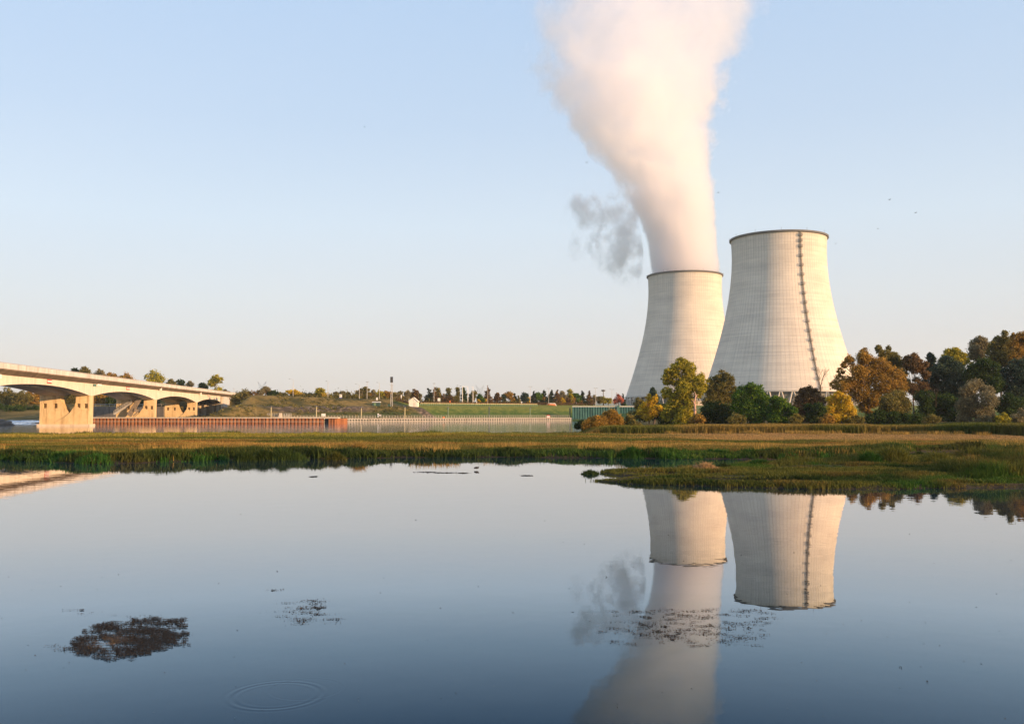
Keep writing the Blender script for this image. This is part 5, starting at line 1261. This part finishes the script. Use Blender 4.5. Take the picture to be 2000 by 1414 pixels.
FT = [
 (474,758,770,14,'bush','olive','large yellow olive bush just right of the bridge end'), (492,762,772,9,'bush','redbrown','reddish bush right of the large yellow olive bush'),
 (507,762,774,7,'round','grey','grey bushy tree at the foot of the left pylon'), (519,755,774,9,'round','grey','taller grey tree right beside the left pylon'),
 (530,761,775,9,'bush','darkgreen','dark green bush right of the left pylon'), (551,765,776,10,'bush','olive','low olive bush between dark bush and pale yellow tree'),
 (573,761,778,13,'round','yellow','pale yellow broad bushy tree under the tall street lamp'), (594,768,779,7,'conifer','conifer','small dark conifer left of the yellow tree, nearer the van'),
 (604,766,779,10,'bush','conifer','dark rounded bush between conifer and yellow tree'), (624,758,779,10,'round','yellowgreen','tall yellow green tree left of the lone street lamp'),
 (625,767,780,8,'bush','yellow','bright yellow bush in front of the tall yellow green tree'),
 (658,765,782,5,'round','grey','thin grey tree left of the blue and white totem'), (669,764,782,5,'round','grey','thin grey tree right behind the blue and white totem'),
 (679,765,782,5,'round','grey','thin grey tree right of the totem, third of three'), (690,770,782,6,'bush','olive','small olive bush right of the three thin grey trees'),
 (700,762,783,7,'round','grey','grey tree left of the two tall poplars'), (707,759,783,5,'column','olive','narrow grey poplar, left of the tallest one'),
 (715,756,783,6,'column','olive','tallest narrow poplar left of the signal mast'), (723,767,783,6,'round','brown','small brown tree right of the tallest narrow poplar'),
 (730,763,783,5,'column','grey','slim grey poplar standing before the pale broad trees'), (742,764,783,9,'round','yellowgreen','pale yellow broad tree, first right of the slim grey poplar'),
 (753,764,783,8,'round','brown','pale brown tree just left of the signal mast'), (763,765,783,8,'round','olive','pale olive tree behind the signal mast'),
 (774,766,783,7,'round','grey','grey tree immediately right of the signal mast'), (783,764,783,6,'round','olive','olive tree between the signal mast and the hut'),
 (797,763,784,7,'round','grey','rounded grey tree left above the white hut'), (809,761,784,7,'round','redbrown','reddish tree rising right behind the white hut'),
 (819,768,785,5,'round','grey','small thin tree right of the white hut'),
 (838,758,786,9,'conifer','conifer','dark pine, leftmost of the pines right of the hut'), (848,758,786,8,'conifer','redbrown','brown pine behind the thin street lamp'), (856,759,786,5,'column','olive','narrow olive poplar right of the dark pines'),
 (865,764,786,7,'bush','redbrown','reddish bush right of the narrow olive poplar'), (876,759,786,5,'column','olive','dark twin topped poplar above the red bushes'), (872,772,787,10,'bush','redbrown','low wide red brown bush below the twin topped poplar'),
 (887,772,787,9,'bush','olive','low olive bush left of the first pointed poplar'), (894,758,787,4,'column','olive','slim pointed poplar left of the white poles'),
 (907,758,787,5,'column','darkgreen','slim dark poplar standing between the white poles'), (918,771,787,6,'conifer','teal','low blue green conifer between the white poles'), (926,763,787,7,'round','olive','olive tree behind the rightmost white pole'),
 (938,770,787,7,'round','green','small green tree under the pylon'), (941,777,789,7,'bush','yellow','yellow bush at the foot of the pylon, by the barrier'),
 (953,758,787,10,'conifer','redbrown','large brown spruce behind the wooden utility pole'), (972,767,785,6,'round','redbrown','small reddish round tree, first right of the large spruce'),
 (983,770,786,5,'round','teal','small blue green tree second right of the large spruce'), (994,765,786,8,'round','brown','orange brown tree third right of the large spruce'),
 (1006,769,787,6,'conifer','conifer','small dark conifer left of the round lollipop tree'), (1013,773,787,4,'conifer','olive','tiny olive conifer beside the small dark conifer'), (1024,766,786,7,'round','teal','round lollipop tree left of the double street lamp'), (1028,775,787,6,'round','yellow','small golden tree in front of the lollipop tree'),
 (1042,765,788,8,'conifer','conifer','dark pine right of the double street lamp'), (1051,765,788,7,'round','green','light green tree in front of the dark pines'), (1062,762,788,10,'conifer','conifer','large dark pine, left one of the central dark group'),
 (1061,774,789,5,'round','brown','small orange tree in front of the large dark pine'), (1076,762,788,10,'conifer','conifer','large dark pine, middle one of the central dark group'), (1087,762,788,9,'conifer','redbrown','brownish pine closing the central dark group above the bus'),
 (1079,776,789,4,'round','redbrown','tiny red sapling in front of the central dark group'), (1098,764,788,7,'round','grey','thin grey tree right of the central dark group'), (1097,776,789,8,'round','yellow','rounded bright yellow tree just right of the bus'),
 (1104,773,788,8,'bush','redbrown','reddish bush right of the rounded bright yellow tree'), (1113,760,788,6,'column','yellowgreen','tall pale yellow poplar above the end of the quay'), (1114,774,788,7,'bush','brown','brown bush below the tall pale yellow poplar'),
 (1125,767,789,8,'round','green','fresh green tree above the left end of the steel wall'), (1133,778,789,5,'round','brown','small orange tree right of the fresh green tree'), (1137,763,789,8,'conifer','conifer','dark pine, left of the pair above the steel wall'),
 (1150,764,789,8,'conifer','redbrown','brown pine, right of the pair above the steel wall'), (1152,778,789,5,'round','yellowgreen','small yellow tree in front of the brown pine'), (1161,771,789,5,'round','grey','small grey tree by the double lamp above the steel wall'),
 (1170,774,789,6,'round','olive','olive tree left of the domed yellow tree'), (1179,774,789,9,'round','yellowgreen','domed yellow tree under the floodlight mast'), (1188,777,789,6,'round','yellowgreen','smaller yellow green tree right of the domed one'),
 (1208,770,790,9,'round','red','round pink red tree beside the farther cooling tower'), (1217,769,790,4,'conifer','conifer','small dark conifer squeezed between the pink red tree and the tower'), (1221,780,790,5,'bush','green','small green bush at the left foot of the farther tower'),
]
for a_ in FT: far_tree(*a_)
big_tree('big dark scrub clump on the slope next to the bridge end', 398, (466,800), [(458,778,9),(470,776,10),(482,780,10),(462,788,9),(476,790,9)], 'olive', 3800, .4, None, name='bush', cat='bush', r0=.05)

# hedge and scrub
def scatter_stuff(name, pts, hs, size, mat, label, k=14):
    rs = RS(); P_ = []; T = []
    for (x, y), h_ in zip(pts, hs):
        z = gz(x, y) if name != 'hedge' else None
        m = k; q = rs.normal(size=(m,3))*np.array([h_*.6, h_*.6, h_*.32]); q[:,2] = np.abs(q[:,2]); P_.append(q+np.array([x, y, z])); T.append(np.clip(rs.normal(.4,.25)+rs.normal(0,.12,m), 0, 1))
    P_ = np.concatenate(P_); T = np.concatenate(T); V, Fc, T4 = leaves(P_, T, size, rs)
    return tag(np_mesh(name, V, Fc, mat, attr={'tint': T4}), label, None, None, 'stuff')
rs = RS(); hp = []
for i in range(700):
    t = rs.uniform(tq(850), tq(1235)); v = grd(t, rs.uniform(33.5, 36)); hp.append((v.x, v.y, v.z))
P_ = np.repeat(np.array(hp), 12, 0)+rs.normal(size=(8400,3))*np.array([.9,.6,.28])+np.array([0,0,.55]); T = np.clip(np.repeat(rs.normal(.4,.25,700), 12)+rs.normal(0,.1,8400), 0, 1)
V, Fc, T4 = leaves(P_, T, .4, rs); hd = np_mesh('hedge', V, Fc, LM['redbrown'], attr={'tint': T4}); tag(hd, 'low clipped brown hedge running behind the road barrier', 'hedge')
rs = RS(); pts_ = []; hs = []
while len(pts_) < 900:
    t = rs.uniform(-60, 40); s = rs.uniform(5, 60); v = QA3+QD*t+QN*s
    if vnoise(np.array([v.x*.13]), np.array([v.y*.13]))[0] > .5 and not (18 < s < 25 and t > -10): pts_.append((v.x, v.y)); hs.append(rs.uniform(.25, .8))
scatter_stuff('scrub', pts_, hs, .4, LM['olive'], 'brown and olive scrub growing over the embankment slope')

# wood seen through the arches of the bridge
rs = RS(); n = 26000; px_ = rs.uniform(-60, 330, n); Yw = rs.uniform(425, 460, n); X = (px_-1000)/F*Yw
topz = 3+(809-(766+10*fbm(X*.06, Yw*.05, 3)))/F*Yw
Z = 2+(topz-2)*rs.uniform(.15, 1, n)**.7+rs.normal(0, .4, n); T = np.clip(.35+.5*(fbm(X*.25, Z*.5, 3)-.4)+rs.normal(0, .12, n), 0, 1)
V, Fc, T4 = leaves(np.stack([X, Yw, Z], 1), T, .9, rs); tag(np_mesh('far_wood', V, Fc, LM['olive'], attr={'tint': T4}), 'dense far wood seen through the arches of the bridge', None, None, 'stuff')

rs = RS(); hp = []
while len(hp) < 1500:
    px_ = rs.uniform(685, 1225); 
    if vnoise(np.array([px_*.045]), np.array([3.3]))[0] < .38: continue
    v = grd(tq(px_), rs.uniform(47, 60)); hp.append((v.x, v.y, v.z, rs.uniform(.6, 2.6)*vnoise(np.array([px_*.08]), np.array([7.7]))[0]*1.6))
hp = np.array(hp); P_ = np.repeat(hp[:,:3], 14, 0)+rs.normal(size=(21000,3))*np.array([1.1,.9,1.0])*np.repeat(hp[:,3:4], 14, 0)*np.array([.7,.6,.4]); P_[:,2] += np.repeat(hp[:,3], 14)*.45
V, Fc, T4 = leaves(P_, np.clip(np.repeat(rs.normal(.4,.25,1500), 14)+rs.normal(0,.12,21000), 0, 1), .5, rs)
tag(np_mesh('roadside_brush', V, Fc, LM['olive'], attr={'tint': T4}), 'low olive brush filling the foot of the far tree row', None, None, 'stuff')
# ------------------------------------------------------------------ grass, reeds and tussocks
m_grass, nt, b = newmat('grass_blades')
a = N(nt, 'ShaderNodeVertexColor', layer_name='Col'); nt.links.new(a.outputs[0], b.inputs['Base Color'])
b.inputs['Roughness'].default_value = .8; b.inputs['Specular IOR Level'].default_value = .1
tr = N(nt, 'ShaderNodeBsdfTranslucent'); nt.links.new(a.outputs[0], tr.inputs[0])
mx = N(nt, 'ShaderNodeMixShader'); mx.inputs[0].default_value = .3
nt.links.new(b.outputs[0], mx.inputs[1]); nt.links.new(tr.outputs[0], mx.inputs[2]); nt.links.new(mx.outputs[0], nt.nodes['Material Output'].inputs['Surface'])
def blades(name, X, Y, Hh, Wd, Cc, k, rs, label, lean=.35, spread=.12, parent=None, Z=None):
    """k bent blades per tuft; X, Y, height, width per tuft, colour (n,3) per tuft"""
    n = len(X)
    if Z is None: Z = terrain(X, Y)
    X = np.repeat(X, k)+rs.normal(0, 1, n*k)*np.repeat(np.broadcast_to(spread, (n,)), k); Y = np.repeat(Y, k)+rs.normal(0, 1, n*k)*np.repeat(np.broadcast_to(spread, (n,)), k); Z = np.repeat(Z, k)-.03
    H = np.repeat(Hh, k)*rs.uniform(.55, 1.15, n*k); W = np.repeat(Wd, k)*rs.uniform(.7, 1.3, n*k)
    C = np.repeat(Cc, k, 0)*rs.uniform(.7, 1.3, (n*k,1)); m = n*k
    az = rs.uniform(0, 2*np.pi, m); ld = rs.uniform(0, 2*np.pi, m); la = np.abs(rs.normal(0, lean, m))*H
    wx, wy = np.cos(az)*W*.5, np.sin(az)*W*.5; lx, ly = np.cos(ld)*la, np.sin(ld)*la
    v0 = np.stack([X-wx, Y-wy, Z], 1); v1 = np.stack([X+wx, Y+wy, Z], 1)
    v2 = np.stack([X+wx*.8+lx*.35, Y+wy*.8+ly*.35, Z+H*.6], 1); v3 = np.stack([X-wx*.8+lx*.35, Y-wy*.8+ly*.35, Z+H*.6], 1)
    v4 = np.stack([X+lx, Y+ly, Z+H], 1)
    V = np.stack([v0, v1, v2, v3, v4], 1).reshape(-1,3); i = np.arange(m)[:,None]*5
    F4 = i+np.array([[0,1,2,3]]); F3 = i+np.array([[3,2,4,4]])
    # tips as slim quads
    v5 = v4+np.stack([wx*.25, wy*.25, W*0], 1)
    V = np.stack([v0, v1, v2, v3, v5, v4], 1).reshape(-1,3); i = np.arange(m)[:,None]*6
    Fc = np.concatenate([i+np.array([[0,1,2,3]]), i+np.array([[3,2,4,5]])])
    o = np_mesh(name, V, Fc, m_grass, parent, fcol=np.repeat(np.clip(C, 0, 1), 6, 0))
    if label: tag(o, label, None, None, 'stuff')
    return o
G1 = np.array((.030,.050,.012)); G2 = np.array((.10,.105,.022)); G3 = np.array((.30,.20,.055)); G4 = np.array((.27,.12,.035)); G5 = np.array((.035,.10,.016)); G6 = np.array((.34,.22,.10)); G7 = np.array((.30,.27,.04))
def mixn(a, b_, t): return a*(1-t[:,None])+b_*t[:,None]
rs = RS()
def sample(n, y0, y1, kx=.68, p=1.0):
    u = rs.uniform(0, 1, n); Y = (y0**(1-p)+(y1**(1-p)-y0**(1-p))*u)**(1/(1-p)) if p != 1 else y0*(y1/y0)**u
    X = rs.uniform(-kx, kx, n)*Y; return X, Y
# field of the bank
X, Y = sample(380000, 52, 150); sd = sdist(land_A, X, Y)+(fbm(X*.9, Y*.9, 3)-.5)*1.6
k_ = sd > .3; X, Y, sd = X[k_], Y[k_], sd[k_]
pn = fbm(X*.05, Y*.16, 4); cn = fbm(X*.5+9, Y*.5, 3); c2 = fbm(X*.12+3, Y*.3+8, 3)
front = sstep(4.5, 1.0, sd+(cn-.5)*3)
farY = sstep(88, 99, Y)*sstep(8, -10, X)
big = sstep(.42, .62, fbm(X*.10+60, Y*.10, 3))
H = .17+.16*cn+.22*farY*(.6+.8*cn)+front*(-.05+.40*sstep(.40, .70, cn)*(.2+.8*big))
right = sstep(5, 30, X)*sstep(84, 96, Y); H = H*(1-right*.5)
C = mixn(G2*1.15+0*X[:,None], G3, sstep(.42, .66, pn)); C = mixn(C, G4+0*C, sstep(.55, .75, c2)*.7); C = mixn(C, G6+0*C, right*.8)
C = mixn(C, G7+0*C, farY*sstep(.35, .6, cn)*.6)
C = mixn(C, mixn(G1+0*C, G5+0*C, sstep(.45, .7, fbm(X*.35, Y*.35+4, 3))), np.clip(front*1.1, 0, 1)*(.75+.25*cn))  # front strip: greens darkened to stand in for shade on it
band = sstep(.5, .62, vnoise(X*.03+4, Y*.22)); C = mixn(C, (G1*1.3+0*C), band*.55*(1-right))
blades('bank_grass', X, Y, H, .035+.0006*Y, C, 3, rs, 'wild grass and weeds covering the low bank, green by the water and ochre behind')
# second layer: tall seed stalks and weeds near the front edge
X, Y = sample(60000, 52, 90); sd = sdist(land_A, X, Y)+(fbm(X*.9, Y*.9, 3)-.5)*1.6; cn = fbm(X*.35+40, Y*.35, 3)
k_ = (sd > .4) & (sd < 9) & (cn > .52); X, Y, sd, cn = X[k_], Y[k_], sd[k_], cn[k_]
C = mixn(G2+0*X[:,None], G3, sstep(.52, .7, cn)); blades('weed_stalks', X, Y, .28+.35*sstep(.52, .7, cn), np.full(len(X), .035), C, 2, rs, 'tall thin weed stalks standing above the bank grass', .25)
# lush plants right at the water line, shade put into their greens
X, Y = sample(90000, 50, 72); sd = sdist(land_A, X, Y)+(fbm(X*.9, Y*.9, 3)-.5)*1.6; cn = fbm(X*.55+70, Y*.55, 3)
big = fbm(X*.10+60, Y*.10, 3); k_ = (sd > -.15) & (sd < 2.6) & (cn > .40+.25*(big < .48)); X, Y, cn = X[k_], Y[k_], cn[k_]
C = mixn(G1+0*X[:,None], G5*.85, sstep(.45, .62, fbm(X*.16+5, Y*.2, 3))); blades('waterside_plants', X, Y, .06+.36*sstep(.45, .68, cn), np.full(len(X), .06), C, 3, rs, 'lush dark green plants along the edge of the water', .5)
# island spit, its grass colours darkened in place of tree shade
X, Y = sample(230000, 34, 66, .70); k_ = X > 3; X, Y = X[k_], Y[k_]; sd = sdist(land_B, X, Y)+(fbm(X*.9, Y*.9, 3)-.5)*.96
k_ = sd > .05; X, Y, sd = X[k_], Y[k_], sd[k_]; cn = fbm(X*.6+20, Y*.6, 3); pn = fbm(X*.15, Y*.3+50, 3)
cl = sstep(.50, .64, fbm(X*.22+7, Y*.30+3, 3))*sstep(11, 20, X)*sstep(1.2, 3, sd)
H = .10+.16*cn+.5*cl
bare = sstep(.60, .68, fbm(X*.2+30, Y*.5+2, 3)); H = H*(1-.75*bare*(1-cl))
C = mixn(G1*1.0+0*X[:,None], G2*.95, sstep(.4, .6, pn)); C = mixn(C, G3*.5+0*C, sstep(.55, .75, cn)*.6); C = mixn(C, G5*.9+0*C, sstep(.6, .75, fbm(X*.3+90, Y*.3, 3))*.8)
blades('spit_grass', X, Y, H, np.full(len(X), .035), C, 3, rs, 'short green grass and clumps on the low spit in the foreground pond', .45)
# reed belt in front of the trees
def reed_base(X): return np.interp(X, [8, 12, 50, 54, 62, 90], [122, 123, 117, 112, 102, 98])
n = 60000; X = rs.uniform(9, 86, n); Y = reed_base(X)+rs.uniform(0, 1, n)**1.3*12; cn = fbm(X*.35, Y*.35+9, 3)
H = (.95+.35*sstep(50, 60, X)+.25*cn)*sstep(8, 14, X)
C = mixn(G2*1.1+0*X[:,None], G3*.9, sstep(.45, .65, fbm(X*.12, Y*.12, 3))*.8); C = mixn(C, G1*1.5+0*C, sstep(40, 60, X)*.6)
blades('reeds', X, Y, H, np.full(len(X), .07), C, 3, rs, 'belt of tall reeds and grass in front of the trees on the right', .16, .15)
n = 9000; X = rs.uniform(20, 75, n); Y = reed_base(X)-rs.uniform(.3, 9, n); cn = fbm(X*.5, Y*.5, 3); k_ = cn > .62; X, Y = X[k_], Y[k_]
blades('dry_weeds', X, Y, np.full(len(X), .5), np.full(len(X), .04), np.tile(G3*.9, (len(X),1))*rs.uniform(.7, 1.4, (len(X),1)), 3, rs, 'dry reddish weeds scattered in front of the reed belt', .3, .2)
# single tussocks
TS = 'grass tussocks by the water'
for px, py, h_, r_, c_, lab in ((515,897,.85,.75,G1,'dark rounded tussock in the pond margin, left of a close pair'),(552,897,.85,.7,G1*1.3,'dark rounded tussock in the pond margin, right of a close pair'),
    (478,899,.75,.6,G1,'ragged dark tussock left of the small inlet in the bank'),(580,897,.55,.6,G1*1.5,'lower green tussock on the pond margin right of the close pair'),(655,897,.6,.6,G2*.6,'rusty green tussock on the bank edge below the jetty end'),
    (1153,924,.30,.42,G1,'tiny isolated dark tussock in open water off the spit'),(1378,920,.42,.6,G6*1.1,'pale golden tussock in the sun at the back of the spit'),
    (1413,917,.35,.32,G1,'small dark tussock right of the pale golden one'),(1486,911,.5,.65,G5*.8,'low bright green tussock in the middle of the spit'),(1797,892,.4,.33,G1*.9,'small round dark tussock in the narrow channel on the right'),
    (1700,911,.85,.9,G5*.7,'green tussock at the left end of the big clumps on the spit'),(1745,910,.95,1.2,G2,'large yellow green clump on the spit, left one'),(1830,908,.9,1.1,G2,'large yellow green clump on the spit, right one'),
    (1905,908,.7,.9,G3*.7,'brownish clump near the right end of the spit'),(700,890,.8,.6,G3,'yellowish upright clump on the bank edge below the dark shed'),(1235,893,.7,.9,G5*.8,'green leafy clump on the bank edge below the farther tower')):
    p_ = onz(px, py, .05); m_ = int(260+700*r_*r_); X = p_.x+rs.normal(0, r_*.45, m_); Y = p_.y+rs.normal(0, r_*.4, m_)
    d_ = np.sqrt((X-p_.x)**2+(Y-p_.y)**2)/r_; zz = np.maximum(terrain(X, Y), -.05)
    o = blades('tussock', X, Y, h_*np.clip(1.1-d_*.6, .2, 1.2)*rs.uniform(.55, 1.1, m_), np.full(m_, .045), np.tile(c_, (m_,1)), 4, rs, None, .45, .06, None, zz)
    # move the origin to the foot of the plant
    for v in (): pass
    o.data.transform(__import__('mathutils').Matrix.Translation((-p_.x, -p_.y, 0))); o.location = (p_.x, p_.y, 0)
    tag(o, lab, 'tussock', TS)

# ------------------------------------------------------------------ floating leaves and weed mats on the pond
m_float = leafmat('floating_dead_weed', (.012,.011,.010), (.045,.036,.028), (.20,.12,.05), 0)
m_float2 = leafmat('floating_leaf_bits', (.012,.010,.008), (.03,.022,.015), (.09,.06,.035), 0)
def flat_bits(name, X, Y, S, T, mat, label, zmax=.02, tilt=.35, stretch=1.8):
    n = len(X); az = rs.uniform(0, np.pi, n); l = S*stretch; ux, uy = np.cos(az)*l*.5, np.sin(az)*l*.5; vx, vy = -np.sin(az)*S*.5, np.cos(az)*S*.5
    z = rs.uniform(.004, zmax, n); tz = rs.normal(0, tilt, n)*S*.5; tz2 = rs.normal(0, tilt, n)*S*.5
    V = np.stack([np.stack([X-ux, Y-uy, z-tz], 1), np.stack([X+vx, Y+vy, z+tz2], 1), np.stack([X+ux, Y+uy, z+tz], 1), np.stack([X-vx, Y-vy, z-tz2], 1)], 1)
    V[:,:,2] = np.maximum(V[:,:,2], .003)
    o = np_mesh(name, V.reshape(-1,3), np.arange(4*n).reshape(n,4), mat, attr={'tint': np.repeat(T, 4)})
    return tag(o, label, None, None, 'stuff')
# big mat at the left: outline in plan from its outline in the photograph
mat_out = [P(128,1262),P(150,1245),P(165,1235),P(180,1222),P(215,1213),P(262,1209),P(310,1209),P(362,1208),P(358,1222),P(352,1234),P(362,1240),P(356,1248),P(367,1259),P(330,1268),P(295,1275),P(250,1286),P(205,1289),P(165,1280),P(140,1272)]
xs_ = [p_[0] for p_ in mat_out]; ys_ = [p_[1] for p_ in mat_out]
n = 170000; X = rs.uniform(min(xs_)-.25, max(xs_)+.1, n); Y = rs.uniform(min(ys_)-.2, max(ys_)+.35, n); sd = sdist(mat_out, X, Y)
dn = .55*fbm(X*3.5+3+Y*2.5, Y*5.5, 4)+.45*fbm(X*12+Y*8, Y*20, 3); left = sstep(min(xs_)+.9, min(xs_), X)
thr = .42+.10*sstep(.14, -.02, sd)+.5*sstep(0, -.22, sd)+left*.05
k_ = (dn > thr) & (sd > -.25); X, Y, sd = X[k_], Y[k_], sd[k_]
og = np.exp(-((X-P(212,1255)[0])/.22)**2-((Y-P(212,1255)[1])/.35)**2)
T = np.clip(rs.normal(.17, .16, len(X))+og*.65*rs.uniform(.3, 1.2, len(X)), 0, 1)
flat_bits('floating_weed_mat', X, Y, rs.uniform(.003, .008, len(X)), T, m_float, 'mat of dark brown floating weed with orange leaves in the left foreground', .022, .7)
def streaks(cx0, cx1, cy0, cy1, nst, rs, name, label, tint=.3, per=(10, 60), big=1.0):
    XS, YS, SS, TT = [], [], [], []
    for i in range(nst):
        px = rs.triangular(cx0, (cx0+cx1)/2, cx1) if big > 0 else rs.uniform(cx0, cx1); py = rs.uniform(cy0, cy1); x, y = P(px, py); m_ = rs.randint(*per); L = rs.uniform(.02, .12)*abs(big); 
        t = rs.normal(0, 1, m_); XS.append(x+t*L); YS.append(y+rs.normal(0, .02, m_)+t*L*rs.normal(0, .25)); SS.append(rs.uniform(.004, .012, m_)*(y/12)); TT.append(np.clip(rs.normal(tint, .2, m_), 0, 1))
    return flat_bits(name, np.concatenate(XS), np.concatenate(YS), np.concatenate(SS), np.concatenate(TT), m_float2, label, .015, .5, 2.2)
streaks(1140, 1570, 1190, 1262, 120, rs, 'floating_leaves', 'scattered floating leaves over the reflected steam plume', .3, (10, 60), 1.1)
streaks(535, 675, 1170, 1220, 36, rs, 'floating_leaves', 'small cluster of floating leaves right of the big weed mat', .3, (14, 50), .9)
streaks(150, 330, 1196, 1208, 8, rs, 'floating_leaves', 'sparse floating leaf specks just behind the big weed mat', .2, (4, 16), .9)
streaks(85, 130, 1258, 1275, 6, rs, 'floating_leaves', 'reddish leaf specks off the left tip of the weed mat', .6, (6, 18), .5)
streaks(120, 165, 1186, 1192, 3, rs, 'floating_leaves', 'faint streak of floating bits upper left of the weed mat', .2, (14, 30), 1.0)
streaks(520, 548, 1150, 1156, 3, rs, 'floating_leaves', 'three tiny floating leaf streaks behind the small cluster', .2, (8, 20), .8)
# long thin films far out
XS, YS = [], []
for px, py, w_ in ((835,922,22),(870,923.5,26),(905,924,10),(1030,929,10),(612,931,7)):
    x, y = P(px, py); m_ = 260; XS.append(x+rs.normal(0, 1, m_)*w_*y/F*.5); YS.append(y+rs.normal(0, .12, m_))
XS = np.concatenate(XS); YS = np.concatenate(YS); flat_bits('floating_leaves', XS, YS, rs.uniform(.02, .045, len(XS)), rs.uniform(0, .6, len(XS)), m_float2, 'long thin films of floating bits near the bank', .02, .3, 2.4)
n = 110; u = rs.uniform(0, 1, n)**.6; PY = 935+u*470; PX = rs.uniform(0, 2000, n); q = np.array([P(a_, b_) for a_, b_ in zip(PX, PY)])
flat_bits('floating_specks', q[:,0], q[:,1], rs.uniform(.0018, .0035, n)*q[:,1]*.5, rs.uniform(0, .5, n), m_float2, 'tiny specks scattered over the whole pond surface', .01, .3, 1.6)
# wet mud banks at the left water edge
m_mud = simple('wet_mud', (.055,.045,.035), .25, .3, 2.5, stretch=(1, 3, 1))

# ------------------------------------------------------------------ birds
m_bird = simple('dark_feathers', (.03,.028,.026), .8, .2, 10)
def bird(px, py, Y, span, label, flap=.4, yaw=0.0, mat=m_bird):
    c_ = at(px, py, Y); e_ = empty('bird', c_, label, 'bird', 'birds flying around the towers'); s = span*.65
    g = MB(); dv = Vector((math.cos(yaw), math.sin(yaw), 0)); sd_ = Vector((-math.sin(yaw), math.cos(yaw), 0))
    g.tube([c_-dv*s*.55, c_-dv*s*.3, c_, c_+dv*s*.35, c_+dv*s*.5], [s*.02, s*.09, s*.13, s*.10, s*.03], 8); g.build('body', mat, e_)
    for k in (-1, 1):
        g = MB(); a0, a1 = c_+dv*s*.18, c_-dv*s*.15; m0 = c_+sd_*k*s*.5+Vector((0,0,s*flap))+dv*s*.22; m1 = m0-dv*s*.32; t_ = c_+sd_*k*s+Vector((0,0,s*flap*.5))-dv*s*.1
        up = Vector((0,0,s*.03)); g.add([a0, a1, m1, m0, a0+up, a1+up, m1+up, m0+up, t_], [(0,1,2,3), (7,6,5,4), (0,3,7,4), (1,5,6,2), (3,2,8), (7,8,6), (3,8,7), (2,6,8)]); g.build('wing', mat, e_)
bird(1737.5, 391, 170, .62, 'small dark bird high right of the towers, leftmost of the upper pair', .5, .6); bird(1788.5, 416, 175, .6, 'small dark bird high right, rightmost of all the birds', .3, .3)
bird(1714.5, 447, 180, .52, 'small dark bird level with the rim of the right tower, farther right', .2, .2); bird(1632.5, 477, 160, .45, 'small dark bird close to the right edge of the nearer tower', .9, 1.3)
bird(1403, 376.5, 200, .7, 'dark bird just right of the steam plume', .1, .3); bird(1146, 318.5, 200, .6, 'pale speck like bird just left of the steam plume', .5, .9); bird(712, 249, 220, .55, 'lone tiny bird in the open sky on the left', .4, .5)
# wading bird on the pond
c_ = onz(930, 915.5, .06); e_ = empty('wading_bird', c_, 'small grey bird sitting on the pond near the bank', 'bird')
g = MB(); g.tube([c_+Vector((-.12,0,.01)), c_+Vector((-.08,0,.05)), c_+Vector((.04,0,.06)), c_+Vector((.11,0,.06)), c_+Vector((.15,0,.04))], [.01,.045,.065,.045,.01], 8)
g.tube([c_+Vector((.09,0,.06)), c_+Vector((.12,0,.09)), c_+Vector((.13,0,.12))], [.03,.022,.03], 6); g.tube([c_+Vector((.13,0,.12)), c_+Vector((.18,0,.115))], [.014,.004], 5); g.build('body', m_bird, e_)
# ------------------------------------------------------------------ haze
m_haze, nt, out = volmat('morning_haze')
pv = N(nt, 'ShaderNodeVolumePrincipled'); pv.inputs['Color'].default_value = (.82, .93, 1, 1)
pv.inputs['Density'].default_value = .00006; pv.inputs['Anisotropy'].default_value = .0
nt.links.new(pv.outputs[0], out.inputs['Volume'])
hz = MB(); hz.box(-9800, 9800, -400, 9700, -3, 620)
tag(hz.build('haze', m_haze), 'thin pale morning haze over the whole landscape', None, None, 'stuff')
